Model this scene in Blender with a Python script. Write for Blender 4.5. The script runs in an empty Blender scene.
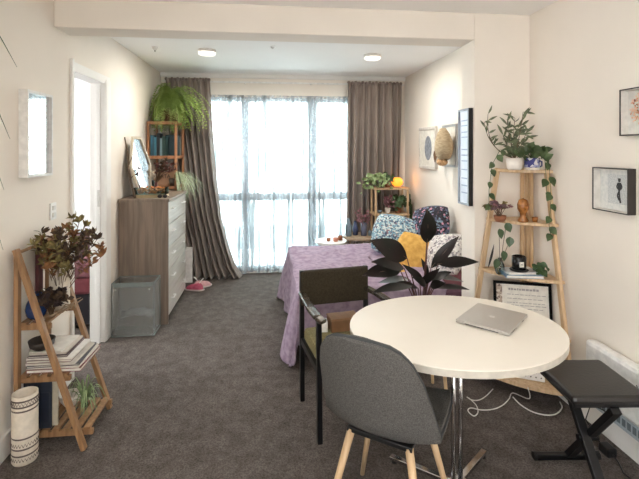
import bpy, bmesh, math, random
from mathutils import Vector, Matrix, Euler, noise
R = math.radians; PI = math.pi
rnd = random.Random(7)
SC = bpy.context.scene; COL = SC.collection
# ------------------------------------------------------------------ camera numbers
F, HZ, CH = 430.0, 150.0, 1.5
TH = math.atan(49.5 / F); CT, ST = math.cos(TH), math.sin(TH)
def at(px, py, Y):                      # point on the plane at depth Y
    x = (px - 319.5) / F; r = (x*CT + ST, CT - x*ST, -(py - HZ) / F); t = Y / r[1]
    return Vector((r[0]*t, Y, CH + r[2]*t))
cam = bpy.data.cameras.new('camera'); co = bpy.data.objects.new('camera', cam); COL.objects.link(co)
co.location = (0, 0, CH); co.rotation_euler = (R(90), 0, -TH)
cam.sensor_width = 36; cam.lens = 36*F/639; cam.shift_y = -(239.5 - HZ)/639; cam.clip_start = .05
SC.camera = co
SC.view_settings.view_transform = 'Standard'; SC.view_settings.look = 'None'
SC.view_settings.gamma = 1; SC.view_settings.use_curve_mapping = False
SC.view_settings.exposure = 0.24
SC.cycles.use_denoising = True; SC.cycles.max_bounces = 10; SC.cycles.diffuse_bounces = 6
SC.cycles.transparent_max_bounces = 24; SC.cycles.sample_clamp_indirect = 6
SC.cycles.caustics_reflective = False; SC.cycles.caustics_refractive = False
# ------------------------------------------------------------------ materials
def lin(c):
    return tuple((v/255/12.92 if v/255 <= .04045 else ((v/255+.055)/1.055)**2.4) for v in c) + (1,)
def nodes(name):
    m = bpy.data.materials.new(name); m.use_nodes = True
    return m, m.node_tree, m.node_tree.nodes['Principled BSDF']
def mapping(nt, scale):
    tc = nt.nodes.new('ShaderNodeTexCoord'); mp = nt.nodes.new('ShaderNodeMapping')
    mp.inputs['Scale'].default_value = scale
    nt.links.new(tc.outputs['Object'], mp.inputs['Vector']); return mp.outputs[0]
def ramp(nt, fac, stops, const=False):
    r = nt.nodes.new('ShaderNodeValToRGB')
    if const: r.color_ramp.interpolation = 'CONSTANT'
    e = r.color_ramp.elements
    while len(e) < len(stops): e.new(.5)
    for i, (p, c) in enumerate(stops): e[i].position = p; e[i].color = lin(c)
    nt.links.new(fac, r.inputs[0]); return r.outputs[0]
def M(name, c, rough=.6, metal=0, c2=None, scale=(30,30,30), bump=0, bscale=None, detail=3, coat=0, spec=.5, lo=.35, hi=.65, sheen=0):
    m, nt, b = nodes(name)
    b.inputs['Base Color'].default_value = lin(c); b.inputs['Roughness'].default_value = rough
    b.inputs['Metallic'].default_value = metal; b.inputs['Specular IOR Level'].default_value = spec
    b.inputs['Coat Weight'].default_value = coat; b.inputs['Sheen Weight'].default_value = sheen
    if isinstance(scale, (int, float)): scale = (scale,)*3
    c2 = c2 or tuple(max(0, v*.93) for v in c)
    n = nt.nodes.new('ShaderNodeTexNoise'); n.inputs['Scale'].default_value = 1; n.inputs['Detail'].default_value = detail
    nt.links.new(mapping(nt, scale), n.inputs['Vector'])
    nt.links.new(ramp(nt, n.outputs['Fac'], [(lo, c), (hi, c2)]), b.inputs['Base Color'])
    if bump:
        n2 = n
        if bscale:
            n2 = nt.nodes.new('ShaderNodeTexNoise'); n2.inputs['Scale'].default_value = 1; n2.inputs['Detail'].default_value = 2
            nt.links.new(mapping(nt, (bscale,)*3), n2.inputs['Vector'])
        bp = nt.nodes.new('ShaderNodeBump'); bp.inputs['Strength'].default_value = bump; bp.inputs['Distance'].default_value = .01
        nt.links.new(n2.outputs['Fac'], bp.inputs['Height']); nt.links.new(bp.outputs[0], b.inputs['Normal'])
    return m
def M_multi(name, stops, scale=20, rough=.8, kind='vor', const=True):   # patches of several colours
    m, nt, b = nodes(name); b.inputs['Roughness'].default_value = rough
    if kind == 'vor':
        n = nt.nodes.new('ShaderNodeTexVoronoi'); n.inputs['Scale'].default_value = 1
        nt.links.new(mapping(nt, (scale,)*3), n.inputs['Vector'])
        sp = nt.nodes.new('ShaderNodeSeparateColor'); nt.links.new(n.outputs['Color'], sp.inputs[0]); fac = sp.outputs[0]
    else:
        n = nt.nodes.new('ShaderNodeTexNoise'); n.inputs['Scale'].default_value = 1; n.inputs['Detail'].default_value = 2
        nt.links.new(mapping(nt, (scale,)*3), n.inputs['Vector']); fac = n.outputs['Fac']
    nt.links.new(ramp(nt, fac, stops, const), b.inputs['Base Color']); return m
def M_stripes(name, c, c2, axis, freq, width=.5, rough=.6):
    m, nt, b = nodes(name); b.inputs['Roughness'].default_value = rough
    tc = nt.nodes.new('ShaderNodeTexCoord'); sp = nt.nodes.new('ShaderNodeSeparateXYZ'); nt.links.new(tc.outputs['Object'], sp.inputs[0])
    mu = nt.nodes.new('ShaderNodeMath'); mu.operation = 'MULTIPLY'; mu.inputs[1].default_value = freq; nt.links.new(sp.outputs[axis], mu.inputs[0])
    fr = nt.nodes.new('ShaderNodeMath'); fr.operation = 'FRACT'; nt.links.new(mu.outputs[0], fr.inputs[0])
    nt.links.new(ramp(nt, fr.outputs[0], [(0, c), (width, c2)], True), b.inputs['Base Color']); return m
def M_glass(name, tint=(235,245,245), alpha=.12, rough=.03):
    m, nt, b = nodes(name); nt.nodes.remove(b)
    t = nt.nodes.new('ShaderNodeBsdfTransparent'); t.inputs[0].default_value = lin(tint)
    g = nt.nodes.new('ShaderNodeBsdfGlossy'); g.inputs['Roughness'].default_value = rough
    fr = nt.nodes.new('ShaderNodeLayerWeight'); fr.inputs[0].default_value = alpha
    mx = nt.nodes.new('ShaderNodeMixShader'); nt.links.new(fr.outputs['Fresnel'], mx.inputs[0])
    nt.links.new(t.outputs[0], mx.inputs[1]); nt.links.new(g.outputs[0], mx.inputs[2])
    nt.links.new(mx.outputs[0], nt.nodes['Material Output'].inputs[0]); return m
def M_emit(name, c, s):
    m, nt, b = nodes(name); b.inputs['Base Color'].default_value = lin(c)
    b.inputs['Emission Color'].default_value = lin(c); b.inputs['Emission Strength'].default_value = s; return m

wallm = M('wall_paint', (236,228,217), .85, c2=(233,225,214), scale=3, bump=.03, bscale=180)
ceilm = M('ceiling_paint', (248,247,245), .9, c2=(246,245,243), scale=2)
trimm = M('white_trim', (236,234,230), .45, scale=5, c2=(232,230,226))
def carpet():
    m, nt, b = nodes('carpet'); b.inputs['Roughness'].default_value = 1; b.inputs['Specular IOR Level'].default_value = .1
    n = nt.nodes.new('ShaderNodeTexNoise'); n.inputs['Scale'].default_value = 1; n.inputs['Detail'].default_value = 4; n.inputs['Roughness'].default_value = .7
    nt.links.new(mapping(nt, (130,130,130)), n.inputs['Vector'])
    c1 = ramp(nt, n.outputs['Fac'], [(.3, (68,61,58)), (.7, (126,118,113))])
    v = nt.nodes.new('ShaderNodeTexNoise'); v.inputs['Scale'].default_value = 1; v.inputs['Detail'].default_value = 1
    nt.links.new(mapping(nt, (14,14,14)), v.inputs['Vector'])
    c2 = ramp(nt, v.outputs['Fac'], [(.35, (225,225,225)), (.65, (255,255,255))])
    mx = nt.nodes.new('ShaderNodeMix'); mx.data_type = 'RGBA'; mx.blend_type = 'MULTIPLY'; mx.inputs[0].default_value = 1
    nt.links.new(c1, mx.inputs[6]); nt.links.new(c2, mx.inputs[7]); nt.links.new(mx.outputs[2], b.inputs['Base Color'])
    bp = nt.nodes.new('ShaderNodeBump'); bp.inputs['Strength'].default_value = .6; bp.inputs['Distance'].default_value = .01
    nt.links.new(n.outputs['Fac'], bp.inputs['Height']); nt.links.new(bp.outputs[0], b.inputs['Normal']); return m
carpetm = carpet()
oak = M('pale_wood', (212,184,148), .5, c2=(190,158,120), scale=(60,60,4), detail=4)
ashm = M('ash_veneer', (136,119,104), .55, c2=(112,97,84), scale=(45,45,3), detail=5)
ashf = M('ash_front_window_lit', (196,190,180), .3, c2=(178,170,160), scale=(50,3,50), detail=5)  # paler than the carcass: window light put into the wood colour
pine = M('red_pine', (172,122,86), .55, c2=(146,98,66), scale=(40,40,4))
bamboo = M('bamboo', (158,122,86), .5, c2=(132,98,66), scale=(50,50,5))
white = M('white_gloss', (238,236,232), .35)
tablem = M('table_laminate', (232,226,215), .38, c2=(229,223,212), scale=4)
tedge = M('table_edge', (196,190,178), .4)
chrome = M('chrome', (210,210,212), .12, 1)
steel = M('brushed_aluminium', (200,196,190), .34, .45, scale=2)
black = M('black_plastic', (20,20,22), .4)
blackm = M('black_metal', (16,17,20), .35, .3)
vinyl = M('black_vinyl', (34,32,31), .35, bump=.1, bscale=120)
greyf = M('grey_fabric', (104,102,99), .95, c2=(78,76,74), scale=260, detail=2, bump=.25, spec=.1)
olive = M('olive_fabric', (140,132,96), .9, c2=(118,110,78), scale=90, spec=.15)
darkf = M('dark_brown_fabric', (62,55,43), .9, c2=(50,44,34), scale=120, spec=.15)
purple = M('purple_blanket', (168,152,168), .95, c2=(142,124,144), scale=22, bump=.3, bscale=60, spec=.1)
mattm = M('mattress_ticking', (120,96,110), .9)
curtm = M('taupe_curtain', (142,129,120), .85, c2=(122,110,102), scale=(40,40,3), sheen=.2)
bluefl = M_multi('blue_floral', [(0,(112,148,166)),(.3,(168,190,196)),(.55,(60,72,96)),(.68,(200,208,206)),(.85,(120,96,108)),(.93,(86,120,140))], 75)
darkfl = M_multi('dark_floral', [(0,(38,38,52)),(.35,(84,92,118)),(.55,(30,30,38)),(.75,(196,140,160)),(.84,(120,146,160)),(.93,(60,50,60))], 60)
whitefl = M_multi('white_floral', [(0,(206,202,200)),(.5,(224,222,220)),(.66,(140,136,142)),(.84,(186,176,176)),(.94,(110,100,110))], 70)
yellow = M('mustard_fabric', (216,172,92), .9, c2=(196,150,72), scale=30)
maroon = M('maroon_fabric', (96,48,56), .9)
fernm = M('fern_green', (184,202,122), .6, c2=(128,154,76), scale=25)
leafd = M('dark_leaf', (16,21,16), .33, c2=(30,20,20), scale=9, spec=.3)
leafg = M('green_leaf', (70,96,58), .5, c2=(44,68,38), scale=25)
leafp = M('pale_leaf', (150,168,120), .55, c2=(110,134,86), scale=40)
leafs = M('striped_leaf', (206,214,186), .55, c2=(136,158,112), scale=60)
stemb = M('brown_stem', (92,70,50), .8)
stemr = M('dark_red_stem', (78,42,40), .6)
dry1 = M('dried_brown_petal', (158,112,70), .85, c2=(112,74,50), scale=40)
dry2 = M('dried_olive_petal', (136,122,72), .85, c2=(92,82,50), scale=40)
dry3 = M('dried_dark_petal', (84,64,44), .85, c2=(56,42,32), scale=40)
dryp = M('dried_pink_petal', (176,128,136), .85, c2=(132,92,100), scale=60)
dryw = M('dried_white_petal', (206,196,180), .85)
soil = M('potting_soil', (44,34,28), 1)
ceram = M('white_ceramic', (232,224,214), .35)
cream = M('cream_ceramic', (222,212,196), .6)
terra = M('terracotta', (150,96,66), .8)
paper = M('paper', (228,224,214), .8)
mirrorm = M('mirror_silver', (240,242,242), .02, 1)
glass = M_glass('window_glass'); vglass = M_glass('clear_glass', (215,232,232), .35)
bglass = M('blue_glass', (30,62,118), .15, spec=.7)
greyblue = M('grey_blue_glaze', (108,126,138), .35)
amber = M('amber_glass', (172,112,54), .2, c2=(120,72,30), scale=40)
cable = M('white_cable', (226,224,218), .5)
cardb = M('brown_card', (128,92,62), .7)
# ------------------------------------------------------------------ mesh builder
class MB:
    def __init__(s): s.bm = bmesh.new()
    def box(s, x0, x1, y0, y1, z0, z1, rot=None, c=None):
        v = [s.bm.verts.new((x, y, z)) for x in (x0, x1) for y in (y0, y1) for z in (z0, z1)]
        for f in ((0,1,3,2),(4,6,7,5),(0,4,5,1),(2,3,7,6),(0,2,6,4),(1,5,7,3)): s.bm.faces.new([v[i] for i in f])
        if rot is not None:
            c = Vector(c) if c is not None else Vector(((x0+x1)/2, (y0+y1)/2, (z0+z1)/2))
            Rm = rot if isinstance(rot, Matrix) else Euler(rot).to_matrix()
            for q in v: q.co = Rm @ (q.co - c) + c
        return s
    def beam(s, a, b, w, t, up=(0,0,1)):          # rectangular bar from a to b
        a, b = Vector(a), Vector(b); d = (b-a).normalized(); u = Vector(up)
        x = d.cross(u)
        if x.length < 1e-4: x = d.cross(Vector((0,1,0)))
        x.normalize(); y = x.cross(d).normalized(); vs = []
        for p in (a, b):
            for sx, sy in ((-1,-1),(1,-1),(1,1),(-1,1)): vs.append(s.bm.verts.new(p + x*(sx*w/2) + y*(sy*t/2)))
        for f in ((0,1,2,3),(7,6,5,4),(0,4,5,1),(1,5,6,2),(2,6,7,3),(3,7,4,0)): s.bm.faces.new([vs[i] for i in f])
        return s
    def tube(s, pts, r, n=8, r2=None):
        pts = [Vector(p) for p in pts]; m = len(pts)
        rr = [r]*m if not hasattr(r, '__len__') else list(r)
        if r2 is not None: rr = [r + (r2-r)*i/(m-1) for i in range(m)]
        rings = []; px = None
        for i, p in enumerate(pts):
            d = (pts[min(i+1, m-1)] - pts[max(i-1, 0)]).normalized()
            if px is None: px = d.orthogonal().normalized()
            px = (px - d*px.dot(d)); px = px.normalized() if px.length > 1e-6 else d.orthogonal().normalized()
            py = d.cross(px)
            rings.append([s.bm.verts.new(p + (px*math.cos(2*PI*k/n) + py*math.sin(2*PI*k/n))*rr[i]) for k in range(n)])
        for a, b in zip(rings, rings[1:]):
            for k in range(n): s.bm.faces.new((a[k], a[(k+1)%n], b[(k+1)%n], b[k]))
        s.bm.faces.new(rings[0][::-1]); s.bm.faces.new(rings[-1]); return s
    def lathe(s, prof, c=(0,0,0), n=24, sx=1, sy=1, rot=None, cap=True):
        c = Vector(c); rings = []; Rm = Euler(rot).to_matrix() if rot else Matrix.Identity(3)
        for r, z in prof:
            rings.append([s.bm.verts.new(c + Rm @ Vector((r*sx*math.cos(2*PI*k/n), r*sy*math.sin(2*PI*k/n), z))) for k in range(n)])
        for a, b in zip(rings, rings[1:]):
            for k in range(n): s.bm.faces.new((a[k], a[(k+1)%n], b[(k+1)%n], b[k]))
        if cap: s.bm.faces.new(rings[0][::-1]); s.bm.faces.new(rings[-1])
        return s
    def ball(s, c, r, sx=1, sy=1, sz=1, n=14, rot=None):
        k = [(max(1e-4, math.sin(PI*i/n))*r, -math.cos(PI*i/n)*r*sz) for i in range(n+1)]
        return s.lathe(k, c, n+4, sx, sy, rot)
    def grid(s, fn, nu, nv, closeu=False):
        g = [[s.bm.verts.new(fn(i/nu, j/nv)) for j in range(nv+1)] for i in range(nu+1)]
        for i in range(nu):
            for j in range(nv): s.bm.faces.new((g[i][j], g[i+1][j], g[i+1][j+1], g[i][j+1]))
        return s
    def prism(s, pts, ext):                        # polygon of 3D points pushed along ext
        ext = Vector(ext); a = [s.bm.verts.new(Vector(p)) for p in pts]; b = [s.bm.verts.new(Vector(p)+ext) for p in pts]
        s.bm.faces.new(a); s.bm.faces.new(b[::-1]); n = len(pts)
        for i in range(n): s.bm.faces.new((a[i], b[i], b[(i+1)%n], a[(i+1)%n]))
        return s
    def leaf(s, base, tip, w, droop=0.0, nrm=(0,0,1), fold=.15, n=7, shape=1.0):
        base, tip = Vector(base), Vector(tip); d = tip-base; L = d.length; side = d.cross(Vector(nrm))
        if side.length < 1e-5: side = d.orthogonal()
        side.normalize(); up = side.cross(d).normalized(); rows = []
        for i in range(n+1):
            t = i/n; p = base + d*t + up*(droop*4*t*(1-t))
            ww = w*.5*max(.02, math.sin(PI*min(1, t**shape*.97+.02)))
            rows.append([s.bm.verts.new(p - side*ww + up*(fold*ww)), s.bm.verts.new(p), s.bm.verts.new(p + side*ww + up*(fold*ww))])
        for a, b in zip(rows, rows[1:]):
            s.bm.faces.new((a[0], a[1], b[1], b[0])); s.bm.faces.new((a[1], a[2], b[2], b[1]))
        return s
    def strap(s, pts, w, nrm=(0,0,1)):             # long grass-like leaf along a path
        pts = [Vector(p) for p in pts]; rows = []; m = len(pts)
        for i, p in enumerate(pts):
            d = (pts[min(i+1, m-1)] - pts[max(0, i-1)]); side = d.cross(Vector(nrm))
            if side.length < 1e-6: side = d.orthogonal()
            side.normalize(); ww = w/2*(1 - (i/(m-1))**2*.92)
            rows.append([s.bm.verts.new(p-side*ww), s.bm.verts.new(p+side*ww)])
        for a, b in zip(rows, rows[1:]): s.bm.faces.new((a[0], a[1], b[1], b[0]))
        return s
    def bounds(s):
        cs = [v.co for v in s.bm.verts]
        return [min(c[i] for c in cs) for i in range(3)], [max(c[i] for c in cs) for i in range(3)]
    def build(s, name, mat, parent=None, smooth=False, bevel=0, sub=0, solid=0, local=False):
        bmesh.ops.recalc_face_normals(s.bm, faces=s.bm.faces[:])
        if parent is not None:
            if not local:
                mi = WM[parent.name].inverted(); s.bm.transform(mi)
            loc = None
        else:
            lo, hi = s.bounds(); loc = Vector(((lo[0]+hi[0])/2, (lo[1]+hi[1])/2, lo[2]))
            s.bm.transform(Matrix.Translation(-loc))
        me = bpy.data.meshes.new(name); s.bm.to_mesh(me); s.bm.free()
        if smooth:
            for p in me.polygons: p.use_smooth = True
        me.materials.append(mat)
        o = bpy.data.objects.new(name, me); COL.objects.link(o)
        if parent is not None: o.parent = parent; WM[o.name] = WM[parent.name].copy()
        else: o.location = loc; WM[o.name] = Matrix.Translation(loc)
        if solid:
            q = o.modifiers.new('s', 'SOLIDIFY'); q.thickness = solid; q.offset = 0
        if bevel:
            q = o.modifiers.new('b', 'BEVEL'); q.width = bevel; q.segments = 2; q.limit_method = 'ANGLE'
        if sub:
            q = o.modifiers.new('u', 'SUBSURF'); q.levels = sub; q.render_levels = sub
        return o
WM = {}
def tag(o, label, cat, group=None, kind=None):
    o['label'] = label; o['category'] = cat
    if group: o['group'] = group
    if kind: o['kind'] = kind
    return o
def thing(name, label, cat, loc, rz=0, group=None):
    o = bpy.data.objects.new(name, None); COL.objects.link(o); o.location = loc; o.rotation_euler = (0, 0, rz)
    o.empty_display_size = .05
    WM[o.name] = Matrix.Translation(Vector(loc)) @ Matrix.Rotation(rz, 4, 'Z')
    return tag(o, label, cat, group)
def struct(name, mb, mat, parent=None, **k):
    o = mb.build(name, mat, parent, **k)
    if parent is None: o['kind'] = 'structure'
    return o
def copy_tree(o, parent=None):
    c = o.copy(); COL.objects.link(c)
    if parent: c.parent = parent
    WM[c.name] = WM[o.name].copy()
    for ch in [x for x in list(bpy.data.objects) if x.parent == o and x.name != c.name]: copy_tree(ch, c)
    return c
# ------------------------------------------------------------------ room
XL, XR, XB, YD, YD2, YB, HC = -1.29, 1.76, 1.70, 2.75, 2.95, 5.30, 2.42
HB = 2.24; XP = 1.365
DY0, DY1, DZ = 2.985, 3.535, 2.03
struct('floor', MB().box(XL-.1, 2.0, -3.0, YB, -.12, 0).box(-3.6, XL-.1, 1.2, YB, -.12, 0), carpetm)
struct('ceiling', MB().box(XL-.1, 2.0, -3.1, YB+.12, HC, HC+.1).box(-3.6, XL-.1, 1.2, YB+.12, HC, HC+.1), ceilm)
w = MB(); w.box(XL-.1, XL, -3.0, -2.6, 0, HC); w.box(XL-.1, XL, -.5, DY0, 0, HC); w.box(XL-.1, XL, -2.6, -.5, 0, .5); w.box(XL-.1, XL, -2.6, -.5, 2.1, HC); w.box(XL-.1, XL, DY1, YB, 0, HC); w.box(XL-.1, XL, DY0, DY1, DZ, HC)
struct('wall_left', w, wallm)
struct('wall_right', MB().box(XR, XR+.12, -3.0, YD, 0, HC), wallm)
struct('wall_divider', MB().box(XP, XR+.12, YD, YD2, 0, HC), wallm, bevel=.004)
struct('wall_bedroom_right', MB().box(XB, XB+.18, YD2, YB, 0, HC), wallm)
struct('beam_1', MB().box(XL, XP, YD, YD2, HB, HC), wallm, bevel=.004)
WX0, WX1, WZ = -.86, 1.16, 2.14
w = MB(); w.box(XL-.05, WX0, YB, YB+.12, 0, HC); w.box(WX1, XB+.18, YB, YB+.12, 0, HC); w.box(WX0, WX1, YB, YB+.12, WZ, HC); w.box(WX0, WX1, YB, YB+.12, -.1, .03)
struct('wall_back', w, wallm)
w = MB(); w.box(XL, -.1, -3.1, -3, 0, HC); w.box(1.0, XR+.1, -3.1, -3, 0, HC); w.box(-.1, 1.0, -3.1, -3, 0, .5); w.box(-.1, 1.0, -3.1, -3, 2.15, HC)
struct('wall_behind', w, wallm)
w = MB(); w.box(-3.6, -3.5, 1.2, 2.4, 0, HC); w.box(-3.6, -3.5, 4.4, YB, 0, HC); w.box(-3.6, -3.5, 2.4, 4.4, 0, .7); w.box(-3.6, -3.5, 2.4, 4.4, 2.1, HC)  # unseen opening added in the outer wall to let daylight in
coolm = M('cool_white_paint', (226,230,230), .85, scale=3, c2=(222,227,228))
struct('wall_side_room', w, coolm); struct('wall_side_room_back', MB().box(-3.5, XL-.1, YB-.1, YB, 0, HC), coolm)
struct('wall_side_room_front', MB().box(-3.5, XL-.1, 1.2, 1.3, 0, HC), coolm)
# ceiling cornice line on window wall
struct('trim_1', MB().box(XL, XB, YB-.03, YB, HC-.05, HC), trimm, bevel=.004)
struct('baseboard_right', MB().box(XR-.016, XR, -2.9, YD-.02, 0, .115), trimm, bevel=.004)
struct('baseboard_left', MB().box(XL, XL+.016, -2.9, DY0-.035, 0, .115), trimm, bevel=.004)
struct('baseboard_divider', MB().box(XP-.014, XR-.02, YD-.014, YD, 0, .115), trimm, bevel=.004)
struct('baseboard_back', MB().box(XL, WX0-.02, YB-.016, YB, 0, .1), trimm, bevel=.004)
# doorway
dr = MB()
dr.box(XL-.102, XL+.012, DY0-.001, DY0+.012, 0, DZ); dr.box(XL-.102, XL+.012, DY1-.012, DY1+.001, 0, DZ); dr.box(XL-.102, XL+.012, DY0+.012, DY1-.012, DZ-.012, DZ+.001)
dr.box(XL, XL+.018, DY0-.03, DY0, 0, DZ+.065); dr.box(XL, XL+.018, DY1, DY1+.10, 0, DZ+.02); dr.box(XL, XL+.012, DY0, DY1+.10, DZ, DZ+.05)
dr.box(XL-.055, XL-.02, DY1-.022, DY1-.012, 0, DZ-.012)
d1 = struct('door_1', dr, trimm, bevel=.003)
st = MB(); st.box(XL-.04, XL-.022, DY1-.025, DY1-.022, 1.06, 1.19); st.build('strike_plate', steel, d1)
# window
wf = MB(); gx = (WX0, -.30, .53, WX1); y0, y1 = YB-.01, YB+.06
wf.box(WX0, WX0+.05, y0, y1, .03, WZ); wf.box(WX1-.05, WX1, y0, y1, .03, WZ)
wf.box(WX0, WX1, y0, y1, WZ-.05, WZ); wf.box(WX0, WX1, y0, y1, .03, .09)
for x in gx[1:3]: wf.box(x-.045, x+.045, y0, y1, .09, WZ-.05)
wf.box(WX0, WX1, y0+.005, y1-.005, .885, .975)
winm = M('window_aluminium', (176,192,204), .4)
w1 = struct('window_1', wf, winm, bevel=.004)
for i in range(3):
    for z0, z1 in ((.09, .885), (.975, WZ-.05)):
        MB().box(gx[i]+.04, gx[i+1]-.04, YB+.02, YB+.026, z0, z1).build('pane', glass, w1)
wf = MB(); wf.box(-.1, -.04, -3.07, -3.02, .5, 2.15); wf.box(.94, 1.0, -3.07, -3.02, .5, 2.15); wf.box(.42, .48, -3.07, -3.02, .5, 2.15); wf.box(-.04, .94, -3.07, -3.02, .5, .56); wf.box(-.04, .94, -3.07, -3.02, 2.09, 2.15)
w2 = struct('added_window_behind', wf, winm)  # unseen window, added behind the camera for brightness
wf = MB(); wf.box(XL-.08, XL-.02, -2.6, -2.54, .5, 2.1); wf.box(XL-.08, XL-.02, -.56, -.5, .5, 2.1); wf.box(XL-.08, XL-.02, -1.58, -1.52, .5, 2.1); wf.box(XL-.08, XL-.02, -2.54, -.56, .5, .56); wf.box(XL-.08, XL-.02, -2.54, -.56, 2.04, 2.1)
struct('added_window_left', wf, winm)  # unseen window, added to throw daylight on the right wall
# balcony beyond the glass
balc = M('balcony_concrete', (214,214,212), .9, scale=6)
struct('floor_balcony', MB().box(-2.4, 2.8, YB+.12, YB+1.6, -.15, -.03), balc)
struct('wall_balcony', MB().box(-2.4, 2.8, YB+1.5, YB+1.6, -.03, .30), M('balcony_parapet', (176,190,200), .8, scale=5))
nb = MB(); nb.box(-9, 9, 16, 18, -4, 1.55)
struct('wall_opposite', nb, M('far_render', (226,228,226), .9, c2=(206,212,212), scale=(1.2,1.2,2)))
# ------------------------------------------------------------------ ceiling fittings
def disc_light(x, y, label):
    t = thing('ceiling_light', label, 'ceiling light', (x, y, HC-.045), group='round ceiling lights in the bedroom area')
    MB().lathe([(.078,.02),(.085,.045)], (x,y,HC-.045)).build('base', white, t)
    MB().lathe([(.001,0),(.06,0),(.075,.006),(.08,.02)], (x,y,HC-.045)).build('diffuser', M_emit('lamp_glow', (255,248,235), 1.2), t, smooth=True)
    l = bpy.data.lights.new('ceiling_bulb', 'AREA'); l.shape = 'DISK'; l.size = .16; l.energy = LAMP; l.color = (1, .93, .84)
    lo = bpy.data.objects.new('ceiling_bulb', l); COL.objects.link(lo); lo.location = (x, y, HC-.055)
LAMP = 13
disc_light(-.575, 4.05, 'round white ceiling light above the chest of drawers side, left one')
disc_light(.985, 4.08, 'round white ceiling light above the bed, right one')
for x, y in ((.25, -.9), (.25, .8)):  # added lamps without fittings, out of view, to brighten the near room
    l = bpy.data.lights.new('living_fill', 'AREA'); l.shape = 'DISK'; l.size = .35; l.energy = 9; l.color = (1, .95, .87)
    lo = bpy.data.objects.new('living_fill', l); COL.objects.link(lo); lo.location = (x, y, HC-.06)
t = thing('smoke_detector', 'small white sensor on the ceiling near the left wall', 'sensor', (-1.02, 3.98, HC-.03))
MB().lathe([(.012,0),(.02,.01),(.03,.03)], (-1.02,3.98,HC-.03), 16).build('body', white, t, smooth=True)
MB().lathe([(.006,-.012),(.006,0)], (-1.02,3.98,HC-.03), 10).build('probe', M('grey_plastic', (150,148,145), .5), t)
t = thing('sprinkler', 'tiny sprinkler head in the middle of the bedroom ceiling', 'sprinkler', (.026, 3.85, HC-.02))
MB().lathe([(.008,0),(.022,.012),(.022,.02)], (.026,3.85,HC-.02), 14).build('body', white, t)
# ------------------------------------------------------------------ left wall
t = thing('wall_mirror', 'white deep framed narrow mirror on the left wall', 'mirror', (XL, 2.5, 1.355))
X0, X1, Y0, Y1, Z0, Z1 = XL+.001, -1.242, 2.379, 2.637, 1.355, 1.815
f = MB(); f.box(X0, X1, Y0, Y0+.012, Z0, Z1); f.box(X0, X1, Y1-.012, Y1, Z0, Z1); f.box(X0, X1, Y0+.012, Y1-.012, Z0, Z0+.015); f.box(X0, X1, Y0+.012, Y1-.012, Z1-.015, Z1)
f.build('frame', white, t, bevel=.002)
MB().box(X0, X0+.030, Y0+.012, Y1-.012, Z0+.015, Z1-.015).build('mirror_glass', mirrorm, t)
t = thing('light_switch', 'white double light switch beside the doorway', 'light switch', (XL, 2.73, 1.09))
MB().box(XL, XL+.008, 2.695, 2.765, 1.085, 1.185).build('plate', white, t, bevel=.002)
for k in (0, 1): MB().box(XL+.008, XL+.013, 2.715, 2.745, 1.10+k*.042, 1.125+k*.042).build('rocker', M('switch_white', (225,222,216), .4), t)
def arc(p, ang, L, rise, drop, n=8):
    return [(p[0]+math.cos(ang)*L*i/n, p[1]+math.sin(ang)*L*i/n, p[2]+rise*math.sin(PI*.9*i/n) - drop*(i/n)**2) for i in range(n+1)]
pc = Vector((-1.10, 1.30, 1.62))
t = thing('hanging_plant', 'long thin leaves of a hanging plant at the left edge', 'plant', pc)
MB().lathe([(.05,0),(.075,.12),(.07,.12),(.06,.09)], pc, 20).build('pot', ceram, t, smooth=True)
f = MB()
for i in range(30):
    a = rnd.uniform(0, 2*PI); f.strap(arc(pc+Vector((0,0,.1)), a, rnd.uniform(.10,.18), .1, rnd.uniform(.1,.4)), .012)
for tip, L in (((3,250), .9), ((10,139), .2), ((17,67), .1), ((4,190),.5)):
    e = at(tip[0], tip[1], 1.62); b0 = pc+Vector((0,0,.1)); pts = []
    for i in range(9):
        q = i/8; p = b0.lerp(e, q); p.z += .25*math.sin(PI*q); pts.append(p)
    f.strap(pts, .024)
f.build('foliage', leafg, t)
MB().box(XL, pc.x+.02, pc.y-.01, pc.y+.01, pc.z-.02, pc.z).build('bracket', blackm, t)
# ------------------------------------------------------------------ A-frame ladder shelf
LY0, LY1 = 2.30, 2.60
t = thing('ladder_shelf', 'bamboo folding A-frame shelf against the left wall', 'shelf', (-1.1, 2.45, 0))
xt = XL+.04
for y in (LY0, LY1):
    MB().beam((xt, y, 0), (xt, y, 1.0), .022, .03, (0,1,0)).build('leg', bamboo, t, bevel=.002)
    dy = .024 if y == LY1 else -.024
    MB().beam((xt+.005, y+dy, 1.01), (-.925, y+dy, 0), .022, .032, (0,1,0)).build('leg', bamboo, t, bevel=.002)
MB().tube([(xt+.01, LY0-.03, .99), (xt+.01, LY1+.03, .99)], .009).build('rod', bamboo, t)
def legx(z): return xt+.005 + (1.01-z)/1.01*(-.925-xt-.005)
for z, ext in ((.075, .05), (.355, .03), (.62, .02)):
    s = MB(); xe = legx(z)+ext; n = max(3, int((xe-xt)/.048)); y0, y1 = LY0+.012, LY1-.012
    for k in range(n):
        xx = xt + (xe-xt)*(k+.08)/n; s.box(xx, xx+(xe-xt)/n*.66, y0, y1, z, z+.012)
    s.box(xt, xe, y0, y0+.02, z-.026, z); s.box(xt, xe, y1-.02, y1, z-.026, z)
    s.build('shelf', bamboo, t, bevel=.0015)
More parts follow.
